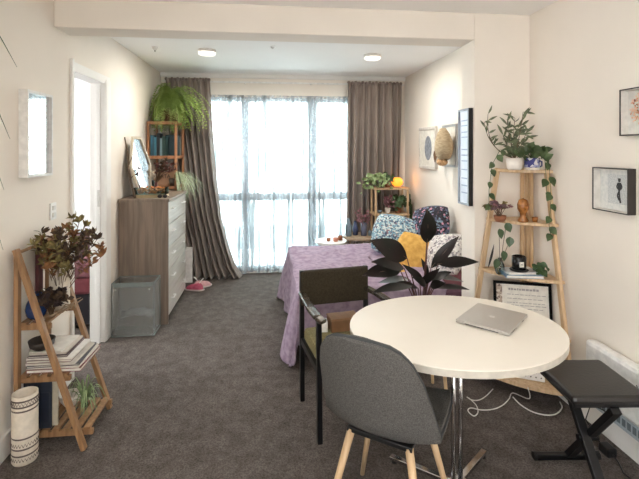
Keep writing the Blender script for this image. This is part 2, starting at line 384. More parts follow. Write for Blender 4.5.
# items on the ladder shelf
def vase_obj(name, label, cat, c, prof, mat, n=24, group=None):
    o = MB().lathe(prof, c, n).build(name, mat, smooth=True)
    return tag(o, label, cat, group)
def bouquet(name, label, c, mats, n, spread, h, leafL, leafw, seed, cat='dried flowers', stem=stemb, bias=(0,0), kinds=('petals','petals','petals'), rod=.0016):
    q = random.Random(seed); t = thing(name, label, cat, c); c = Vector(c)
    s = MB(); fs = [MB() for _ in mats]
    for i in range(n):
        a = q.uniform(0, 2*PI); rr = spread*math.sqrt(q.uniform(.02, 1)); hh = h*q.uniform(.55, 1)*(1-.25*rr/spread)
        e = c + Vector((rr*math.cos(a)+bias[0]*q.random(), rr*math.sin(a)+bias[1]*q.random(), hh)); m = c.lerp(e, .5)+Vector((0,0,.03))
        s.tube([c+Vector((q.uniform(-.008,.008), q.uniform(-.008,.008), .01)), m, e], rod, 5)
        fm = fs[i % len(fs)]
        for k in range(9):
            b0 = m.lerp(e, q.uniform(.1, 1)); dv = Vector((q.uniform(-1,1), q.uniform(-1,1), q.uniform(-.3,1))).normalized()
            fm.leaf(b0, b0+dv*leafL*q.uniform(.6,1.2), leafw, .004, (q.uniform(-1,1), q.uniform(-1,1), 1), .3, 4)
        for k in range(6):
            dv = Vector((q.uniform(-1,1), q.uniform(-1,1), q.uniform(0,1.4))).normalized()
            fm.leaf(e, e+dv*leafL, leafw*1.1, .004, (q.uniform(-1,1), q.uniform(-1,1), .6), .3, 4)
    s.build('stems', stem, t)
    for fm, mt, kn in zip(fs, mats, kinds): fm.build(kn, mt, t)
    return t
vc = (-1.15, 2.515, .632)
vase_obj('vase', 'straight cream vase of dried proteas on the top shelf', 'vase', vc, [(.045,0),(.05,.01),(.05,.235),(.044,.235),(.042,.02),(.001,.02)], cream)
bouquet('dried_bouquet', 'large brown and olive dried protea bouquet above the ladder shelf', (vc[0], vc[1], .67), [dry1, dry2, dry3], 56, .17, .48, .046, .017, 3, bias=(.08,.02))
o = MB().box(XL+.006, XL+.024, 2.53, 2.575, .632, .93).build('board', M('maroon_board', (98,52,56), .7)); tag(o, 'slim maroon board standing on the top shelf behind cream vase', 'board')
t = thing('globe_vase', 'round blue glass vase on the top shelf of the ladder', 'vase', (-1.2, 2.375, .632))
MB().lathe([(.03,0),(.045,.02),(.05,.05),(.044,.08),(.03,.105),(.022,.12),(.026,.13),(.018,.13),(.01,.11)], (-1.2,2.375,.632)).build('bowl', bglass, t, smooth=True)
bouquet('dried_posy', 'dark dried flower posy lying on the top shelf near the blue vase', (-1.13, 2.385, .632), [dry3, M('dried_black_petal', (48,34,34), .9)], 34, .08, .14, .035, .022, 11)
q = MB()
for i in range(7): q.tube([(-1.13+i*.012, 2.36+i*.02, .64), (-1.09+i*.006, 2.38+i*.022, .66+.01*(i%3)), (-1.05, 2.42+i*.024, .66+.015*(i%2))], .005, 6, .002)
tag(q.build('driftwood_twigs', M('grey_driftwood', (150,128,104), .9)), 'loose pale driftwood twigs on the front of the top shelf', 'twigs')
# magazines on the middle shelf
mz = .367; cols = [(120,60,60),(226,220,210),(72,70,78),(210,202,192),(150,132,126),(236,232,226),(90,74,78),(216,206,196),(228,224,216)]
mgs = ['thick maroon covered album at the bottom of the magazine stack', 'cream book second from the bottom of the magazine stack', 'charcoal magazine in the lower half of the stack',
 'pale grey magazine in the middle of the stack', 'taupe covered book in the middle of the stack', 'white magazine above the taupe book', 'plum covered book near the top of the magazine stack',
 'beige magazine just under the top magazine', 'white glossy magazine on top of the stack, ladder middle shelf']
for i, (c, lab) in enumerate(zip(cols, mgs)):
    th = (.018,.013,.009,.010,.012,.008,.009,.008,.007)[i]; dx = rnd.uniform(-.012,.012); wx = (.262,.255,.25,.24,.215,.225,.19,.18,.16)[i]; wy = .262-.008*i
    cx, cy = -1.245+wx/2+.02, 2.45+rnd.uniform(-.012,.012)
    rz = rnd.uniform(-.05,.05) if i else 0
    t = thing('magazine' if i not in (0,1,4,6) else 'book', lab, 'magazine' if i not in (0,1,4,6) else 'book', (cx, cy, mz), rz, 'magazines and books on the middle ladder shelf')
    cm = M('cover_%d' % i, c, .35)
    b = MB(); b.box(-wx/2, wx/2, -wy/2, wy/2, 0, .002); b.box(-wx/2, wx/2, -wy/2, wy/2, th-.002, th); b.box(-wx/2, -wx/2+.002, -wy/2, wy/2, .002, th-.002)
    b.build('cover', cm, t, local=True)
    MB().box(-wx/2+.002, wx/2-.004, -wy/2+.004, wy/2-.004, .002, th-.002).build('pages', paper, t, local=True)
    mz += th+.0004
vase_obj('bowl', 'dark round bowl sitting on the magazine stack', 'bowl', (-1.18, 2.39, mz), [(.03,0),(.055,.02),(.062,.05),(.057,.05),(.048,.02),(.001,.012)], M('dark_stoneware', (50,42,38), .6))
# bottom shelf
dk = M('navy_sleeve', (38,46,60), .5)
for x, th, hh, m_, lab, cat, nm in ((-1.235,.014,.27,ceram,'cream framed board behind the navy ones, bottom ladder shelf','picture','picture_board'), (-1.215,.02,.25,dk,'navy record sleeve standing at the back of the bottom ladder shelf','record','record_sleeve'), (-1.19,.02,.245,dk,'dark navy folder standing in front of the record sleeve','folder','folder')):
    pass
for k, (y, hh, m_, lab, cat, nm) in enumerate(((2.325,.26,dk,'dark navy record sleeve facing the camera on the bottom ladder shelf','record','record_sleeve'), (2.345,.265,M('beige_frame',(196,188,168),.6),'beige framed board just behind the navy record sleeve','picture','picture_board'), (2.365,.25,M('slate_sleeve',(70,78,84),.5),'slate grey sleeve behind the beige board','record','record_sleeve'))):
    wd = (.13,.152,.14)[k]
    if nm == 'record_sleeve' and k == 0:
        t = thing(nm, lab, cat, (-1.24+wd/2, y, .0885)); MB().box(-1.235, -1.235+wd, y, y+.012, .0885, .0885+hh-.02).build('sleeve', m_, t); MB().box(-1.225, -1.243+wd, y-.002, y, .12, .27).build('print', M('navy_print', (28,36,52), .4), t)
    else:
        tag(MB().box(-1.235, -1.235+wd, y, y+.012, .0885, .0885+hh-.01).build(nm, m_), lab, cat)
ac = Vector((-1.01, 2.49, .088))
t = thing('air_plant', 'spiky green air plant on the bottom shelf of the ladder', 'plant', ac)
f = MB()
for i in range(46):
    a = rnd.uniform(0, 2*PI); f.strap(arc(ac+Vector((0,0,.01)), a, rnd.uniform(.05,.12), rnd.uniform(.05,.16), .03), .009)
f.build('foliage', leafp, t); MB().ball(ac+Vector((0,0,.018)), .018, n=8).build('bulb', leafg, t, smooth=True)
vase_obj('white_dish', 'small white dish at the back of the bottom ladder shelf', 'dish', (-1.10, 2.53, .088), [(.03,0),(.05,.03),(.055,.06),(.05,.06),(.04,.02),(.001,.01)], ceram)
# patterned cylinder on the floor
t = thing('cylinder_vase', 'tall cream cylinder with black tribal bands on the floor', 'vase', (-1.18, 2.235, 0))
MB().lathe([(.052,0),(.056,.008),(.055,.325),(.047,.325),(.047,.03),(.001,.03)], (-1.18,2.235,0), 28).build('body', cream, t, smooth=True)
bm_ = M('band_ink', (104,92,88), .7)
for z in (.045,.075,.125,.255,.275,.302):
    MB().lathe([(.0562,z),(.0566,z+.004),(.0562,z+.008)], (-1.18,2.235,0), 28, cap=False).build('painted_band', bm_, t)
zz = MB()
for zb in (.09,.022,.285):
    for k in range(26):
        a = 2*PI*k/26; a2 = a+PI/26; a3 = a+2*PI/26; r = .0565
        P_ = lambda an, z: Vector((-1.18+r*math.cos(an), 2.235+r*math.sin(an), z))
        zz.tube([P_(a,zb), P_(a2,zb+.016), P_(a3,zb)], .0014, 4)
zz.build('zigzag', bm_, t)
# ------------------------------------------------------------------ chest of drawers
CX0, CX1, CY0, CY1, CZ = XL+.01, -.872, 3.83, 4.60, 1.08
t = thing('chest_of_drawers', 'tall grey-brown wooden chest of five drawers', 'chest of drawers', ((CX0+CX1)/2, (CY0+CY1)/2, 0))
b = MB(); b.box(CX0, CX1-.022, CY0+.018, CY1, .05, CZ-.025); b.box(CX0, CX1-.04, CY0+.02, CY1-.01, 0, .05)
b.build('carcass', ashm, t, bevel=.002)
MB().box(CX0, CX1, CY0-.003, CY0+.018, 0, CZ-.025).build('side_panel', ashm, t)
MB().box(CX0-.004, CX1+.012, CY0-.012, CY1+.012, CZ-.025, CZ).build('top', ashm, t, bevel=.002)
dh = (CZ-.025-.07)/5
for i in range(5):
    z = .068+i*dh
    d = MB().box(CX1-.022, CX1, CY0+.022, CY1-.004, z, z+dh-.007).build('drawer', ashf, t, bevel=.002)
    for y in (CY0+.16, CY1-.16):
        MB().tube([(CX1, y-.045, z+dh*.62), (CX1+.022, y-.045, z+dh*.62), (CX1+.022, y+.045, z+dh*.62), (CX1, y+.045, z+dh*.62)], .005, 8).build('handle', white, d)
# hamper
hm, nt, b = nodes('hamper_mesh'); b.inputs['Base Color'].default_value = lin((150,152,148)); b.inputs['Roughness'].default_value = .7; b.inputs['Alpha'].default_value = .45
hx0, hx1, hy0, hy1, hz = -1.255, -.93, 3.60, 3.80, .43
t = thing('laundry_hamper', 'grey mesh laundry hamper beside the chest of drawers', 'laundry hamper', ((hx0+hx1)/2, 3.7, 0))
ls = [((hx0,hy0),(hx1,hy0)),((hx1,hy0),(hx1,hy1)),((hx1,hy1),(hx0,hy1)),((hx0,hy1),(hx0,hy0))]
f = MB()
for a, c in ls:
    def fn(u, v, a=a, c=c):
        x = a[0]+(c[0]-a[0])*u; y = a[1]+(c[1]-a[1])*u; bul = -.010*math.sin(PI*u)*math.sin(PI*v) + .004*noise.noise(Vector((x*14, y*14, v*6)))
        nx, ny = (c[1]-a[1]), -(c[0]-a[0]); l = math.hypot(nx, ny)
        return (x+nx/l*bul, y+ny/l*bul, .012+(hz-.015)*v)
    f.grid(fn, 14, 14)
f.box(hx0+.005, hx1-.005, hy0+.005, hy1-.005, .006, .012)
f.build('mesh_bag', hm, t, smooth=True)
fr = MB()
for a, c in ls:
    fr.tube([(a[0],a[1],hz),(c[0],c[1],hz)], .0045, 6); fr.tube([(a[0],a[1],.006),(c[0],c[1],.006)], .0045, 6); fr.tube([(a[0],a[1],.004),(a[0],a[1],hz)], .0035, 6)
fr.build('frame', M('hamper_frame', (104,112,110), .5), t)
MB().box(hx0+.01, hx1-.01, hy0-.003, hy0, hz-.03, hz-.004).build('hem', M('hamper_hem', (118,124,122), .8), t)
for k in (0,1): MB().ball((hx0+.03+k*.26, hy0-.006, hz-.05), .006, n=6).build('snap', steel, t)
f = MB().grid(lambda u, v: (hx0+.03+u*(hx1-hx0-.06), hy0+.03+v*(hy1-hy0-.06), .14+.05*noise.noise(Vector((u*4, v*3, 1)))+.03*math.sin(PI*u)), 16, 10)
f.build('laundry', M('laundry_cloth', (128,132,134), .9), t, smooth=True)
# things on the chest
t = thing('hexagon_mirror', 'tall hexagonal mirror with pale frame leaning on chest top', 'mirror', (-1.2, 4.0, CZ))
def hexpts(y0, y1, z0, z1, lean, inset=0):
    ym = (y0+y1)/2; zm = z0+(z1-z0)*.52; dw = (y1-y0)*.28; ps = []
    for y, z in ((ym-dw+inset*.6, z0+inset), (ym+dw-inset*.6, z0+inset), (y1-inset, zm), (ym+dw*.7-inset*.4, z1-inset), (ym-dw*.7+inset*.4, z1-inset), (y0+inset, zm)):
        ps.append(Vector((XL+.105+(y-y0)*.20-(z-z0)*lean, y, z)))
    return ps
hp = hexpts(3.93, 4.30, CZ+.001, CZ+.54, .15); hi_ = hexpts(3.93, 4.30, CZ+.001, CZ+.54, .15, .022)
f = MB()
for i in range(6):
    a, c, ci, ai = hp[i], hp[(i+1)%6], hi_[(i+1)%6], hi_[i]
    f.prism([a, c, ci, ai], (.018, 0, .003))
f.build('frame', M('pale_frame', (196,184,164), .6), t)
MB().prism(hi_, (.006, 0, .001)).build('mirror_glass', mirrorm, t)
f = MB(); f.tube([(-1.16,3.88,CZ+.004),(-1.19,3.90,CZ+.10),(-1.215,3.87,CZ+.27),(-1.22,3.895,CZ+.36),(-1.24,3.86,CZ+.53)], .011, 8, .006)
f.tube([(-1.215,3.87,CZ+.28),(-1.20,3.93,CZ+.36)], .006, 6, .003); f.tube([(-1.205,3.88,CZ+.16),(-1.17,3.865,CZ+.20)], .006, 6, .003)
tag(f.build('driftwood_branch', M('driftwood', (96,78,62), .9), smooth=True), 'crooked brown driftwood branch leaning beside the hexagonal mirror', 'branch')
t = thing('glass_box', 'glass topped box of orange dried slices on chest', 'box', (-1.03, 4.0, CZ))
MB().box(-1.185, -.915, 3.915, 4.055, CZ+.001, CZ+.025).build('base', M('box_wood', (176,156,118), .5), t, bevel=.002)
g = MB(); g.box(-1.183, -.917, 3.917, 3.92, CZ+.025, CZ+.09); g.box(-1.183, -.917, 4.05, 4.053, CZ+.025, CZ+.09); g.box(-1.183, -1.18, 3.92, 4.05, CZ+.025, CZ+.09); g.box(-.92, -.917, 3.92, 4.05, CZ+.025, CZ+.09)
g.build('glass_side', vglass, t)
f = MB()
for i in range(46): f.ball((rnd.uniform(-1.165,-.935), rnd.uniform(3.935,4.035), CZ+.04+rnd.uniform(0,.045)), .016, sz=.5, n=6, rot=(rnd.uniform(-1,1), rnd.uniform(-1,1), 0))
o = f.build('potpourri', M('dried_orange', (226,140,76), .8, c2=(186,104,54), scale=40), t); o['kind'] = 'stuff'
t = thing('sunglasses', 'black sunglasses lying at the front of the chest top', 'sunglasses', (-.935, 3.90, CZ))
for k in (0, 1): MB().ball((-.955+k*.045, 3.885, CZ+.017), .02, sy=.15, sz=.8, n=10).build('lens', black, t, smooth=True)
f = MB(); f.tube([(-.94,3.885,CZ+.022),(-.925,3.885,CZ+.022)], .003, 6)
for x in (-.977,-.888): f.tube([(x,3.885,CZ+.02),(x,3.905,CZ+.015),(x+.006,3.915,CZ+.004)], .002, 6)
f.build('frame', black, t)
vase_obj('bottle_vase', 'small dark red bottle vase standing behind the glass box', 'vase', (-1.06, 4.17, CZ), [(.025,0),(.032,.02),(.03,.06),(.014,.09),(.012,.12),(.008,.12),(.008,.05),(.001,.05)], M('oxblood', (92,40,36), .3))
bouquet('dried_branch', 'dark red dried branches reaching right above the chest', (-1.06, 4.17, CZ+.10), [M('dried_red_petal', (110,62,56), .9, c2=(70,38,38), scale=30), dry3], 16, .10, .26, .035, .014, 23, bias=(.12,.0), cat='dried flowers', rod=.0025)
vase_obj('clear_jar', 'clear glass jar of pale dried grass behind the glass box', 'jar', (-1.13, 4.28, CZ), [(.028,0),(.03,.01),(.03,.13),(.027,.13),(.027,.012),(.001,.012)], vglass)
bouquet('dried_grass', 'pale feathery dried grass standing beside the hexagonal mirror', (-1.13, 4.28, CZ+.01), [dryw], 14, .05, .26, .03, .008, 31, cat='dried grass', kinds=('plumes',))
# ------------------------------------------------------------------ open bookcase behind the chest
BX0, BX1, BY0, BY1, BZ = XL+.012, -.972, 4.66, 5.05, 1.80
t = thing('bookcase', 'open reddish wood shelving tower in the corner behind chest', 'bookcase', ((BX0+BX1)/2, 4.9, 0))
for x in (BX0, BX1-.024):
    for y in (BY0, BY1-.024): MB().box(x, x+.024, y, y+.024, 0, BZ).build('post', pine, t, bevel=.002)
lv = (.10, .46, .80, 1.10, 1.42, BZ-.02)
for z in lv: 
    s = MB(); s.box(BX0+.002, BX1-.002, BY0+.002, BY1-.002, z, z+.016); s.box(BX1-.02, BX1+.002, BY0+.024, BY1-.024, z-.012, z+.02); s.box(BX0+.024, BX1-.024, BY0-.002, BY0+.02, z-.012, z+.02)
    s.build('shelf', pine, t, bevel=.0015)
bk = [((46,92,112),.034,.22),((60,120,140),.024,.2),((30,40,48),.03,.24),((120,150,160),.02,.19),((34,64,60),.03,.21)]
bl = ['teal book standing at the left of the upper bookcase shelf','bright blue book beside the teal one in the bookcase','black tall book in the middle of the upper bookcase shelf','pale blue slim book in the upper bookcase shelf','dark green book standing last in the upper bookcase row']
def book(x, y, z, th, d, h, col, lab, rot=False, grp=None):
    t = thing('book', lab, 'book', (x, y, z), R(90) if rot else 0, grp)
    b = MB(); b.box(0, .003, 0, d, 0, h); b.box(th-.003, th, 0, d, 0, h); b.box(.003, th-.003, 0, .003, 0, h); b.build('cover', M('cover', col, .5), t, local=True)
    MB().box(.003, th-.003, .004, d-.004, .004, h-.004).build('pages', paper, t, local=True)
x = BX0+.03
for (c, th, h), lab in zip(bk, bl): book(x, BY0+.028, 1.4365, th, .15, h, c, lab, grp='books in the upper bookcase shelf'); x += th+.003
for i, (c, lab) in enumerate((((40,60,66),'dark slate book on the side-facing part of the upper shelf'), ((180,176,166),'cream book leaning behind the dark slate one'), ((60,84,80),'grey green book at the window end of the upper shelf'))):
    book(BX1-.02, BY0+.22+i*.04, 1.4365, .03, .15, .23-.02*i, c, lab, True, 'books in the upper bookcase shelf')
t = thing('wooden_crate', 'small wooden box with dark lettering in the bookcase', 'box', (-1.14, 4.80, 1.117))
b = MB(); CY_ = BY0+.15; b.box(BX0+.03, BX1-.06, CY_, CY_+.012, 1.117, 1.27); b.box(BX0+.03, BX1-.06, CY_+.148, CY_+.16, 1.117, 1.27); b.box(BX0+.03, BX0+.042, CY_+.012, CY_+.148, 1.117, 1.27); b.box(BX1-.072, BX1-.06, CY_+.012, CY_+.148, 1.117, 1.27); b.box(BX0+.042, BX1-.072, CY_+.012, CY_+.148, 1.117, 1.127)
b.build('box', M('crate_wood', (176,140,112), .7), t)
def text(body, size, loc, rot, mat, parent, name='lettering', ext=.0006):
    c = bpy.data.curves.new(name, 'FONT'); c.body = body; c.size = size; c.extrude = ext; c.align_x = 'CENTER'; c.align_y = 'CENTER'
    o = bpy.data.objects.new(name, c); COL.objects.link(o); c.materials.append(mat)
    dg = bpy.context.evaluated_depsgraph_get(); me = bpy.data.meshes.new_from_object(o.evaluated_get(dg)); bpy.data.objects.remove(o)
    me.materials.clear(); me.materials.append(mat); o = bpy.data.objects.new(name, me); COL.objects.link(o)
    o.parent = parent; o.matrix_parent_inverse = WM[parent.name].inverted(); o.location = loc; o.rotation_euler = rot; return o
text('BATA', .055, (-1.14, CY_-.001, 1.215), (R(90), 0, 0), black, t)
for zz_, cc, lab in ((.82,(150,150,140),'grey storage book lying low in the bookcase'),(.48,(120,96,80),'brown box file low in the bookcase')):
    tag(MB().box(BX0+.04, BX1-.03, BY0+.05, BY0+.30, zz_-.002, zz_+.13).build('storage_box', M('storage', cc, .7), bevel=.004), lab.replace('storage book', 'storage box'), 'box')
# fern on top
fc = Vector((-1.09, 4.82, BZ-.002))
t = thing('potted_fern', 'big bushy fern on top of the bookcase', 'plant', fc)
MB().lathe([(.07,0),(.09,.02),(.105,.13),(.11,.15),(.098,.15),(.085,.02),(.001,.02)], fc).build('pot', M('wicker_pot', (110,80,58), .8, c2=(70,50,36), scale=90), t, smooth=True)
MB().lathe([(.001,.132),(.099,.132)], fc, cap=False).build('soil', soil, t)
f = MB(); q = random.Random(5)
for i in range(230):
    a = q.uniform(0, 2*PI); L = q.uniform(.16,.46); rise = q.uniform(.05,.30); drop = q.uniform(.02,.26)
    if math.sin(a) > .2: L *= .6
    if math.cos(a) < -.2: L *= .42
    pts = [Vector(p) for p in arc(fc+Vector((0,0,.13)), a, L, rise, drop, 13)]
    f.tube(pts, .0015, 4, .0006)
    for k in range(2, 14):
        d = (pts[k]-pts[k-1]); sd = d.cross(Vector((0,0,1)))
        if sd.length < 1e-6: continue
        sd.normalize(); ll = .04*math.sin(PI*(k/14.5))+.008
        for s_ in (-1, 1):
            f.leaf(pts[k], pts[k]+sd*s_*ll+d.normalized()*.01-Vector((0,0,.006)), .017, 0, (0,0,1), .1, 2)
            mp_ = (pts[k]+pts[k-1])/2; f.leaf(mp_, mp_+sd*s_*ll+d.normalized()*.01-Vector((0,0,.006)), .017, 0, (0,0,1), .1, 2)
f.build('fronds', fernm, t)
# spider plant
sc_ = Vector((-1.02, 4.74, 1.1165))
t = thing('spider_plant', 'spider plant spilling from the bookcase above the drawers', 'plant', sc_)
MB().lathe([(.04,0),(.055,.08),(.05,.08),(.04,.02),(.001,.02)], sc_).build('pot', M('dark_plant_pot', (70,60,52), .6), t, smooth=True)
f = MB()
for i in range(120):
    a = rnd.uniform(-1.2, .3); f.strap(arc(sc_+Vector((0,0,.07)), a, rnd.uniform(.14,.34), rnd.uniform(.03,.12), rnd.uniform(.08,.28), 9), .010)
f.build('foliage', leafs, t)
# ------------------------------------------------------------------ curtains
tr = thing('curtain_rail', 'thin white curtain track above the window', 'curtain rail', (.2, 5.2, 2.30))
MB().box(-1.25, 1.66, 5.195, 5.215, 2.30, 2.318).build('track', white, tr)
f = MB()
for x in (-1.1, -.3, .5, 1.3): f.box(x-.008, x+.008, 5.215, 5.2995, 2.302, 2.316)
f.build('bracket', white, tr)
def interp(tab, v):
    for (a, b), (c, d) in zip(tab, tab[1:]):
        if v <= c: return b+(d-b)*(v-a)/(c-a) if c > a else d
    return tab[-1][1]
def curtain(name, label, ledge, redge, folds, amp, Y, mat, cat, z0=.012, zt=2.325, nu=170, nv=50, ph=0, head=True, sway=.02):
    t = thing(name, label, cat, ((ledge[0][1]+redge[0][1])/2, Y, 0))
    def fn(u, v):
        z = zt-(zt-z0)*v; xl, xr = interp(ledge, v), interp(redge, v)
        uu = u+.014*math.sin(u*23+ph)+.01*noise.noise(Vector((u*5, v*2, ph)))
        k = .35+.65*min(1, v*2.5)
        dy = amp*k*math.cos(2*PI*folds*u+ph+.8*math.sin(v*2+u*3))+amp*.4*noise.noise(Vector((u*14, v*2.2, ph)))
        if v < .04: dy += .006*math.cos(2*PI*folds*3*u)
        return (xl+(xr-xl)*uu+sway*noise.noise(Vector((u*7, v*3, 3)))*v, Y+dy*(1 if v < .97 else 1.2), z)
    MB().grid(fn, nu, nv).build('panel', mat, t, smooth=True, solid=.002)
    if head:
        hd = MB()
        xl, xr = interp(ledge, 0), interp(redge, 0); n = 16
        for k in range(n):
            x = xl+(xr-xl)*(k+.5)/n; hd.ball((x, Y+.004*math.sin(k*9), zt-.004-.006*(k%2)), .02, sy=.9, sz=1.0, n=6)
        hd.build('gathered_heading', mat, t, smooth=True)
    return t
curtain('curtain', 'long taupe curtain gathered at left of the window, pooling on the floor',
        [(0,-1.20),(.3,-1.16),(.6,-1.05),(.85,-.95),(1,-.93)], [(0,-.69),(.25,-.665),(.5,-.62),(.7,-.56),(.85,-.47),(.94,-.40),(1,-.31)], 8, .062, 5.11, curtm, 'curtain', ph=.5)
curtain('curtain', 'straight taupe curtain at right of the window behind corner shelf',
        [(0,.93),(.5,.915),(1,.90)], [(0,1.62),(.5,1.60),(1,1.60)], 8, .060, 5.145, curtm, 'curtain', ph=1.5)
# sheer lace
lm, nt, b = nodes('lace'); nt.nodes.remove(b)
tp = nt.nodes.new('ShaderNodeBsdfTransparent'); tl = nt.nodes.new('ShaderNodeBsdfTranslucent'); df = nt.nodes.new('ShaderNodeBsdfDiffuse')
tl.inputs[0].default_value = lin((240,242,244)); df.inputs[0].default_value = lin((240,242,244))
a1 = nt.nodes.new('ShaderNodeMixShader'); a1.inputs[0].default_value = .5; nt.links.new(tl.outputs[0], a1.inputs[1]); nt.links.new(df.outputs[0], a1.inputs[2])
v = nt.nodes.new('ShaderNodeTexVoronoi'); v.inputs['Scale'].default_value = 1; v.feature = 'DISTANCE_TO_EDGE'; nt.links.new(mapping(nt, (22,0,17)), v.inputs['Vector'])
fac = ramp(nt, v.outputs[0], [(.03,(225,225,225)), (.14,(140,140,140))])
n2 = nt.nodes.new('ShaderNodeTexNoise'); n2.inputs['Scale'].default_value = 1; nt.links.new(mapping(nt, (9,0,5)), n2.inputs['Vector'])
f2 = ramp(nt, n2.outputs['Fac'], [(.4,(235,235,235)), (.62,(160,160,160))])
mx = nt.nodes.new('ShaderNodeMix'); mx.data_type = 'RGBA'; mx.blend_type = 'MULTIPLY'; mx.inputs[0].default_value = 1
nt.links.new(fac, mx.inputs[6]); nt.links.new(f2, mx.inputs[7])
n3 = nt.nodes.new('ShaderNodeTexNoise'); n3.inputs['Scale'].default_value = 1; n3.inputs['Detail'].default_value = 1; nt.links.new(mapping(nt, (26,0,.8)), n3.inputs['Vector'])
f3 = ramp(nt, n3.outputs['Fac'], [(.5,(0,0,0)), (.62,(230,230,230))])
mg = nt.nodes.new('ShaderNodeMix'); mg.data_type = 'RGBA'; mg.blend_type = 'MIX'; nt.links.new(f3, mg.inputs[0])
mg.inputs[6].default_value = lin((238,241,244)); mg.inputs[7].default_value = lin((150,156,160))
nt.links.new(mg.outputs[2], tl.inputs[0]); nt.links.new(mg.outputs[2], df.inputs[0])
ma = nt.nodes.new('ShaderNodeMix'); ma.data_type = 'RGBA'; ma.blend_type = 'LIGHTEN'; ma.inputs[0].default_value = 1; nt.links.new(mx.outputs[2], ma.inputs[6]); nt.links.new(f3, ma.inputs[7]); mx = ma
a2 = nt.nodes.new('ShaderNodeMixShader'); nt.links.new(mx.outputs[2], a2.inputs[0]); nt.links.new(tp.outputs[0], a2.inputs[1]); nt.links.new(a1.outputs[0], a2.inputs[2])
nt.links.new(a2.outputs[0], nt.nodes['Material Output'].inputs[0])
curtain('sheer_curtain', 'white lace sheer hanging across the whole window', [(0,-.80),(1,-.80)], [(0,1.1),(1,1.1)], 17, .022, 5.235, lm, 'sheer curtain', zt=2.16, z0=.02, nu=220, nv=24, head=False, sway=.0)
MB().tube([(-.84,5.25,2.17),(1.14,5.25,2.17)], .006, 6)
# white board and pink shoes by the drawers
f = MB(); f.box(-.955, -.872, 4.99, 5.01, .002, .40); tag(f.build('board', white, bevel=.002), 'white panel standing upright between drawers and left curtain', 'board')
pink = M('pink_canvas', (176,84,104), .8, c2=(150,60,84), scale=30); pinkp = M('blush_canvas', (206,160,160), .8)
def shoe(x, y, rz, label, m1):
    t = thing('shoe', label, 'shoe', (x, y, 0), rz, 'pink shoes beside the chest of drawers')
    MB().lathe([(.04,0),(.043,.01),(.042,.018)], (0,0,0), 20, sx=.9, sy=2.6).build('sole', M('shoe_sole', (206,190,186), .7), t, smooth=True, local=True)
    def fn(u, v):
        y = -.098+.196*u; w = .036*(1-abs(2*u-1)**3.2)**.5+.001; a = PI*v; hh = .075-.045*u if u > .3 else .065
        return (w*math.cos(a), y, .018+hh*math.sin(a)*(1-abs(2*u-1)**4)**.5)
    MB().grid(fn, 16, 12).build('upper', m1, t, smooth=True, local=True)
    MB().tube([(.0,-.05,.075),(.02,-.08,.12),(.0,-.10,.13),(-.02,-.08,.11),(0,-.05,.075)], .003, 6).build('loop', white, t, local=True)
shoe(-.80, 4.72, R(75), 'pink canvas shoe nearer the drawers on the carpet', pink)
shoe(-.73, 4.60, R(100), 'blush pink canvas shoe farther from the drawers', pinkp) if False else shoe(-.735, 4.82, R(-60), 'blush pink canvas shoe just behind the other', pinkp)
# ------------------------------------------------------------------ bed
bx0, bx1, by0, by1 = .22, 1.685, 3.0, 4.45
t = thing('bed', 'low bed with dark base and mauve mattress by the right wall', 'bed', ((bx0+bx1)/2, (by0+by1)/2, 0))
MB().box(bx0+.03, bx1, by0+.01, by1-.02, .12, .26).build('base', M('dark_base', (58,44,50), .8), t, bevel=.01)
for x in (bx0+.08, bx1-.1):
    for y in (by0+.04, by1-.12): MB().lathe([(.018,0),(.024,.12)], (x,y,0), 12).build('leg', black, t)
MB().box(bx0, bx1, by0, by1, .26, .47).build('mattress', M('mauve_sheet', (98,68,84), .9), t, bevel=.04)
bt = .495
def blanket(u, v):
    # u along length (foot -> head), v across (near -> far)
    L, Wd = 1.05, by1-by0; foot, near, far = .50, .36, .34
    s = -foot+(foot+L)*u; q_ = -near+(near+Wd+far)*v
    x = bx0+max(0, s); y = by0+min(max(0, q_), Wd); z = bt
    if s > L-.35: x += .05*math.sin(q_*6)
    ds = max(0, -s); dq = max(0, -q_); df_ = max(0, q_-Wd); dn = max(dq, df_)
    fl = .10+.10*math.sin(q_*5.2+1.1)*(1 if dn == 0 else .6)
    if ds > 0: x -= .02+ds*fl+.028*math.sin(q_*15)*min(1, ds*3)
    if dq > 0: y -= .02+dq*.10+.018*math.sin(s*19)*min(1, dq*4)
    if df_ > 0: y += .012+df_*.05
    drop = max(ds, dn) if min(ds, dn) == 0 else (ds**2+dn**2)**.5
    e = .05; z -= (drop*drop/(2*e) if drop < e else drop-e/2)
    if ds == 0 and dn == 0:
        z += .022*noise.noise(Vector((s*3, q_*11, 2)))+.016*noise.noise(Vector((s*9, q_*4, 7)))+.012
        de = min(s, q_, Wd-q_); 
        if de < .05: z -= .010*(1-de/.05)
    else: x += .012*noise.noise(Vector((s*5, q_*6, 9)))
    return (x, y, max(z, .02+.01*abs(math.sin(q_*9))))
o = MB().grid(blanket, 70, 90).build('blanket', purple, smooth=True, solid=.012)
tag(o, 'lilac purple throw spread over the bed and hanging at its foot', 'blanket')
